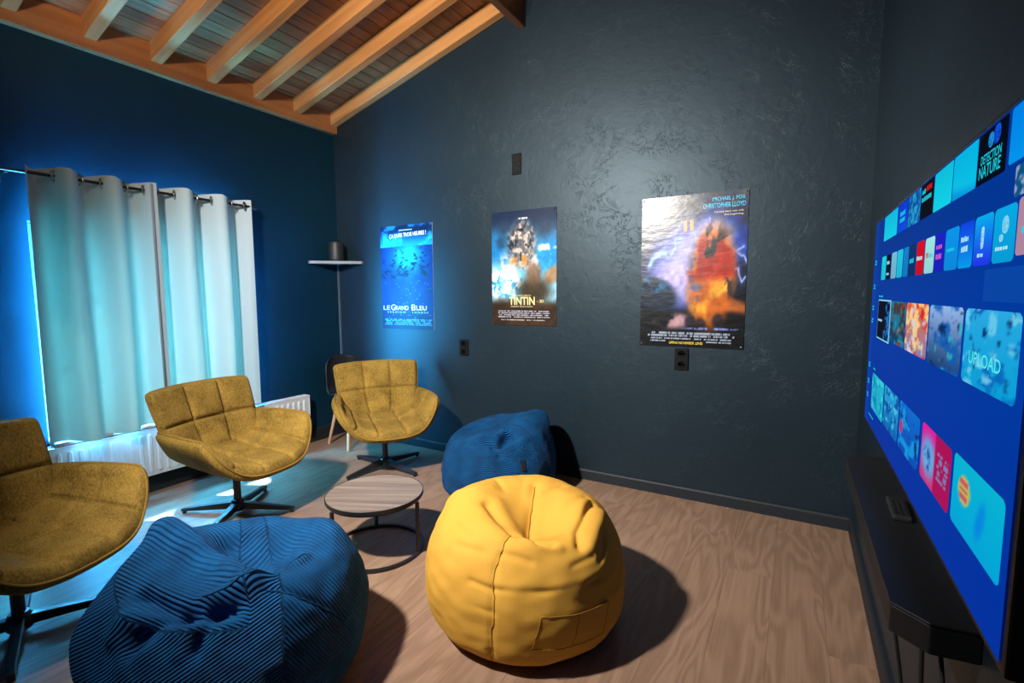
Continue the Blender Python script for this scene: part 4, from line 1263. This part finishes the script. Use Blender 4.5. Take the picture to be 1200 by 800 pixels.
# row 2: app tiles
apps = [(-1.10, -1.19, (.05, .82, .88)), (-1.205, -1.28, (.02, .05, .08)), (-1.295, -1.385, (.45, .74, .84)), (-1.393, -1.478, (.10, .78, .88)), (-1.486, -1.556, (.05, .50, .80)),
        (-1.565, -1.646, (.01, .20, .42)), (-1.655, -1.736, (.84, .03, .12)), (-1.744, -1.830, (.62, .90, .90)), (-1.836, -1.911, (.10, .12, .78)), (-1.916, -2.006, (.02, .58, .92)),
        (-2.010, -2.090, (.05, .25, .88)), (-2.095, -2.180, (.02, .68, .92)), (-2.184, -2.268, (.02, .66, .90))]
for k, (a, b_, c_) in enumerate(apps):
    c2 = {10: (.0, .62, .92), 11: (.12, .20, .92)}.get(k, tuple(x * .92 for x in c_))
    tile(a, b_, 1.339, 1.415, flat(c_, c2), name='app_tile', rad=.008)
for (a, b_, z0, z1, s_, mt) in [(-1.215, -1.27, 1.385, 1.40, 'CD', EW), (-1.215, -1.27, 1.352, 1.362, 'TV', EW), (-1.58, -1.632, 1.37, 1.388, 'tv', EC), (-1.664, -1.728, 1.372, 1.386, 'NETFLIX', EW), (-1.79, -1.824, 1.372, 1.384, 'Tube', EC),
                               (-1.85, -1.898, 1.384, 1.396, 'OCS', EP), (-1.85, -1.898, 1.364, 1.380, 'OCS', EP), (-1.935, -1.987, 1.373, 1.382, 'arte', EC), (-2.025, -2.068, 1.383, 1.396, 'BLU', EW), (-2.03, -2.07, 1.366, 1.380, 'play', EW),
                               (-2.120, -2.150, 1.352, 1.360, 'tv', EW), (-2.200, -2.250, 1.356, 1.364, 'internet', EW)]:
    smudge(a, b_, z0, z1, mt, 1, int(abs(a) * 1000))
tile(-1.752, -1.780, 1.372, 1.384, flat((.85, .10, .16)), name='screen_emblem', rad=.004)
tile(-2.128, -2.142, 1.364, 1.398, flat((.72, .94, .97)), name='screen_emblem', rad=.006)
tile(-2.216, -2.242, 1.378, 1.402, flat((.62, .90, .96)), name='screen_emblem', rad=.012); tile(-2.208, -2.224, 1.368, 1.378, flat((.62, .90, .96)), name='screen_emblem', rad=.005)
tile(-2.272, -2.338, 1.345, 1.418, flat((.68, .52, .62)), name='app_tile', rad=.006)
tile(-2.250, -2.338, 1.422, 1.462, fn_specks((.05, .32, .52), (.55, .62, .72), 8, 5, 4, .55), rad=.004)
smudge(-2.29, -2.325, 1.372, 1.386, EC, 1, 9)
tile(-2.16, -2.338, 1.285, 1.332, flat((.03, .27, .64)), rad=.004, name='screen_panel')
# row 3: generic picture cards
def scene_card(seed, base, tints, sx=4, sy=5):
    def fn(U, V):
        img = flat(base[0], base[1])(U, V)
        for k, (c_, th) in enumerate(tints):
            img = blend(img, .85 * sm(th, th + .12, fbm(U * sx * (1 + .4 * k), V * sy * (1 + .3 * k), seed + 11 * k)), c_)
        return img
    return fn
R3 = (1.155, 1.273)
tile(-1.083, -1.340, 1.146, 1.275, flat((.60, .85, .92)), rad=.003, name='screen_tile')
tile(-1.090, -1.333, 1.150, 1.271, lambda U, V: blend(flat((.01, .05, .13))(U, V), sm(.5, .62, U) * sm(.42, .55, fbm(U * 7, V * 7, 40)), (.10, .45, .75)), rad=.003).location = (0, -.0006, 0)
smudge(-1.11, -1.20, 1.205, 1.215, EW, 1, 12).location.y -= .001
tile(-1.348, -1.575, *R3, scene_card(60, ((.30, .22, .20), (.02, .25, .42)), [((.10, .48, .62), .5), ((.55, .25, .16), .62), ((.08, .62, .70), .6)]))
tile(-1.583, -1.822, *R3, scene_card(70, ((.92, .40, .22), (.55, .50, .66)), [((.98, .86, .55), .5), ((.82, .08, .10), .58), ((.80, .82, .90), .6)]))
tile(-1.833, -2.071, *R3, scene_card(80, ((.60, .72, .92), (.10, .25, .45)), [((.05, .35, .70), .52), ((.02, .12, .28), .62), ((.20, .70, .75), .66)]))
tile(-2.084, -2.318, *R3, scene_card(90, ((.16, .66, .88), (.02, .62, .84)), [((.02, .38, .72), .58), ((.45, .80, .92), .6), ((.03, .16, .40), .68)]))
slet('UPLOAD', -2.120, -2.262, 1.188, 1.208, E_('screen_pale', (.35, .92, .92)))
smudge(-1.09, -1.18, 1.283, 1.291, EC, 1, 13)
smudge(-1.07, -1.12, 1.035, 1.043, EC, 1, 14)
# row 4
R4 = (.908, 1.026)
tile(-1.055, -1.316, .900, 1.022, scene_card(120, ((.12, .70, .80), (.08, .66, .78)), [((.02, .48, .70), .55), ((.25, .84, .86), .6)], 5, 6))
tile(-1.331, -1.570, .905, 1.024, scene_card(130, ((.15, .66, .86), (.03, .40, .70)), [((.02, .28, .60), .5), ((.30, .80, .90), .6)], 6, 7))
tile(-1.587, -1.822, *R4, scene_card(140, ((.03, .42, .80), (.02, .30, .70)), [((.08, .62, .88), .5), ((.02, .16, .42), .6)], 4, 5))
tile(-1.60, -1.64, .948, .980, flat((.70, .22, .50)), name='screen_emblem', rad=.012).location = (0, -.0006, 0)
def pink(U, V):
    img = flat((.86, .12, .62), (.80, .20, .46))(U, V)
    img = blend(img, .9 * ell(U, V, .28, .48, .26, .34, 0, .5), (.35, .72, .90))
    img = blend(img, .8 * ell(U, V, .24, .42, .13, .20, 0, .5) * sm(.4, .55, fbm(U * 14, V * 10, 150)), (.05, .20, .55))
    img = blend(img, sm(.50, .52, U), (.66, .06, .34))
    for k in range(5):
        img = blend(img, .75 * ((np.abs(V - .72 + k * .10) < .035) & (U > .58) & (U < .92)).astype(float) * sm(.3, .5, vnoise(U * 26, V * 0 + k, 7)), (.35, .66, .86))
    return img
tile(-1.846, -2.071, .916, 1.030, pink)
def dot(U, V):
    img = flat((.02, .70, .82), (.0, .64, .84))(U, V)
    img = blend(img, ell(U, V, .27, .60, .13, .20, 0, .1), (.72, .72, .36))
    for k in range(3): img = blend(img, ((np.abs(V - .70 + .1 * k) < .035) & (np.abs(U - .27) < .09)).astype(float) * .8, (.80, .25, .36))
    img = blend(img, .7 * ell(U, V, .62, .45, .07, .26, -.2, .5), (.02, .48, .88))
    return img
tile(-2.087, -2.320, .918, 1.034, dot)
smudge(-1.02, -1.14, .868, .876, EC, 1, 15)
for k, z in enumerate((1.395, 1.31, 1.235, 1.19, 1.03, .97, .92)):
    smudge(-.945, -.985, z, z + .020, EC, 2, 20 + k)

# ------------------------------------------------------------------ wall console under the television, remote, cords
CZ = .70
con = tag(empty('wall_console', (RW, -1.52, CZ - .062)), 'black wall-mounted console with chamfered corners under the television', 'console')
pts = [(0, .545), (-.075, .545), (-.132, .475), (-.128, -.48), (-.075, -.525), (0, -.515)]
MB().prism(pts, 0, .056, axis='z', bevel=.003).build('console_body', M_blackm, con)
MB().prism([(p[0] * 1.0 + (.0 if p[0] == 0 else -.002), p[1] * 1.003) for p in pts], .056, .062, axis='z', bevel=.0015).build('console_top', M_blackp, con)
rem = tag(empty('remote_control', (3.955, -1.50, CZ), math.radians(-2)), 'black remote control lying on the wall console', 'remote control')
MB().box((-.021, -.075, .0), (.021, .075, .014), .004).build('remote_body', M_darkgrey, rem)
MB().box((-.0225, -.070, .004), (-.0205, .070, .010), .0005, 1).build('edge_strip', M_steel, rem)
bm_ = MB().lathe([(0, 0), (.0045, 0), (.0045, .0025), (0, .003)], 12).mesh('button', True, .7); bm_.materials.append(M_blackm)
for r in range(6):
    for c_ in range(3):
        link('button', bm_, None, rem, (-.012 + .012 * c_, -.055 + .019 * r, .0138))
def cord(pts, r, label):
    t = np.linspace(0, 1, 40); k = np.linspace(0, 1, len(pts))
    q = catmull(k, pts, t)
    o = MB().tube([Vector(p) for p in q], r, 8).build('power_cord', M_blackm, None, True)
    return tag(o, label, 'cord', 'cords under the console')
cord([(3.93, -1.62, .638), (3.935, -1.66, .48), (3.955, -1.70, .30), (3.945, -1.78, .12), (3.93, -1.90, .006), (3.92, -2.1, .005)], .0042, 'thin black cord hanging from the console down to the floor by the baseboard')
cord([(3.95, -1.86, .638), (3.95, -1.90, .45), (3.965, -1.94, .25), (3.96, -1.96, .09), (3.955, -2.02, .006)], .0042, 'thin black cord hanging from beneath the console middle, loosely curved')
cord([(3.965, -1.90, .638), (3.972, -1.96, .5), (3.978, -2.02, .35), (3.978, -2.12, .12), (3.965, -2.2, .006)], .0042, 'thin black cord slanting down the wall below the console end')
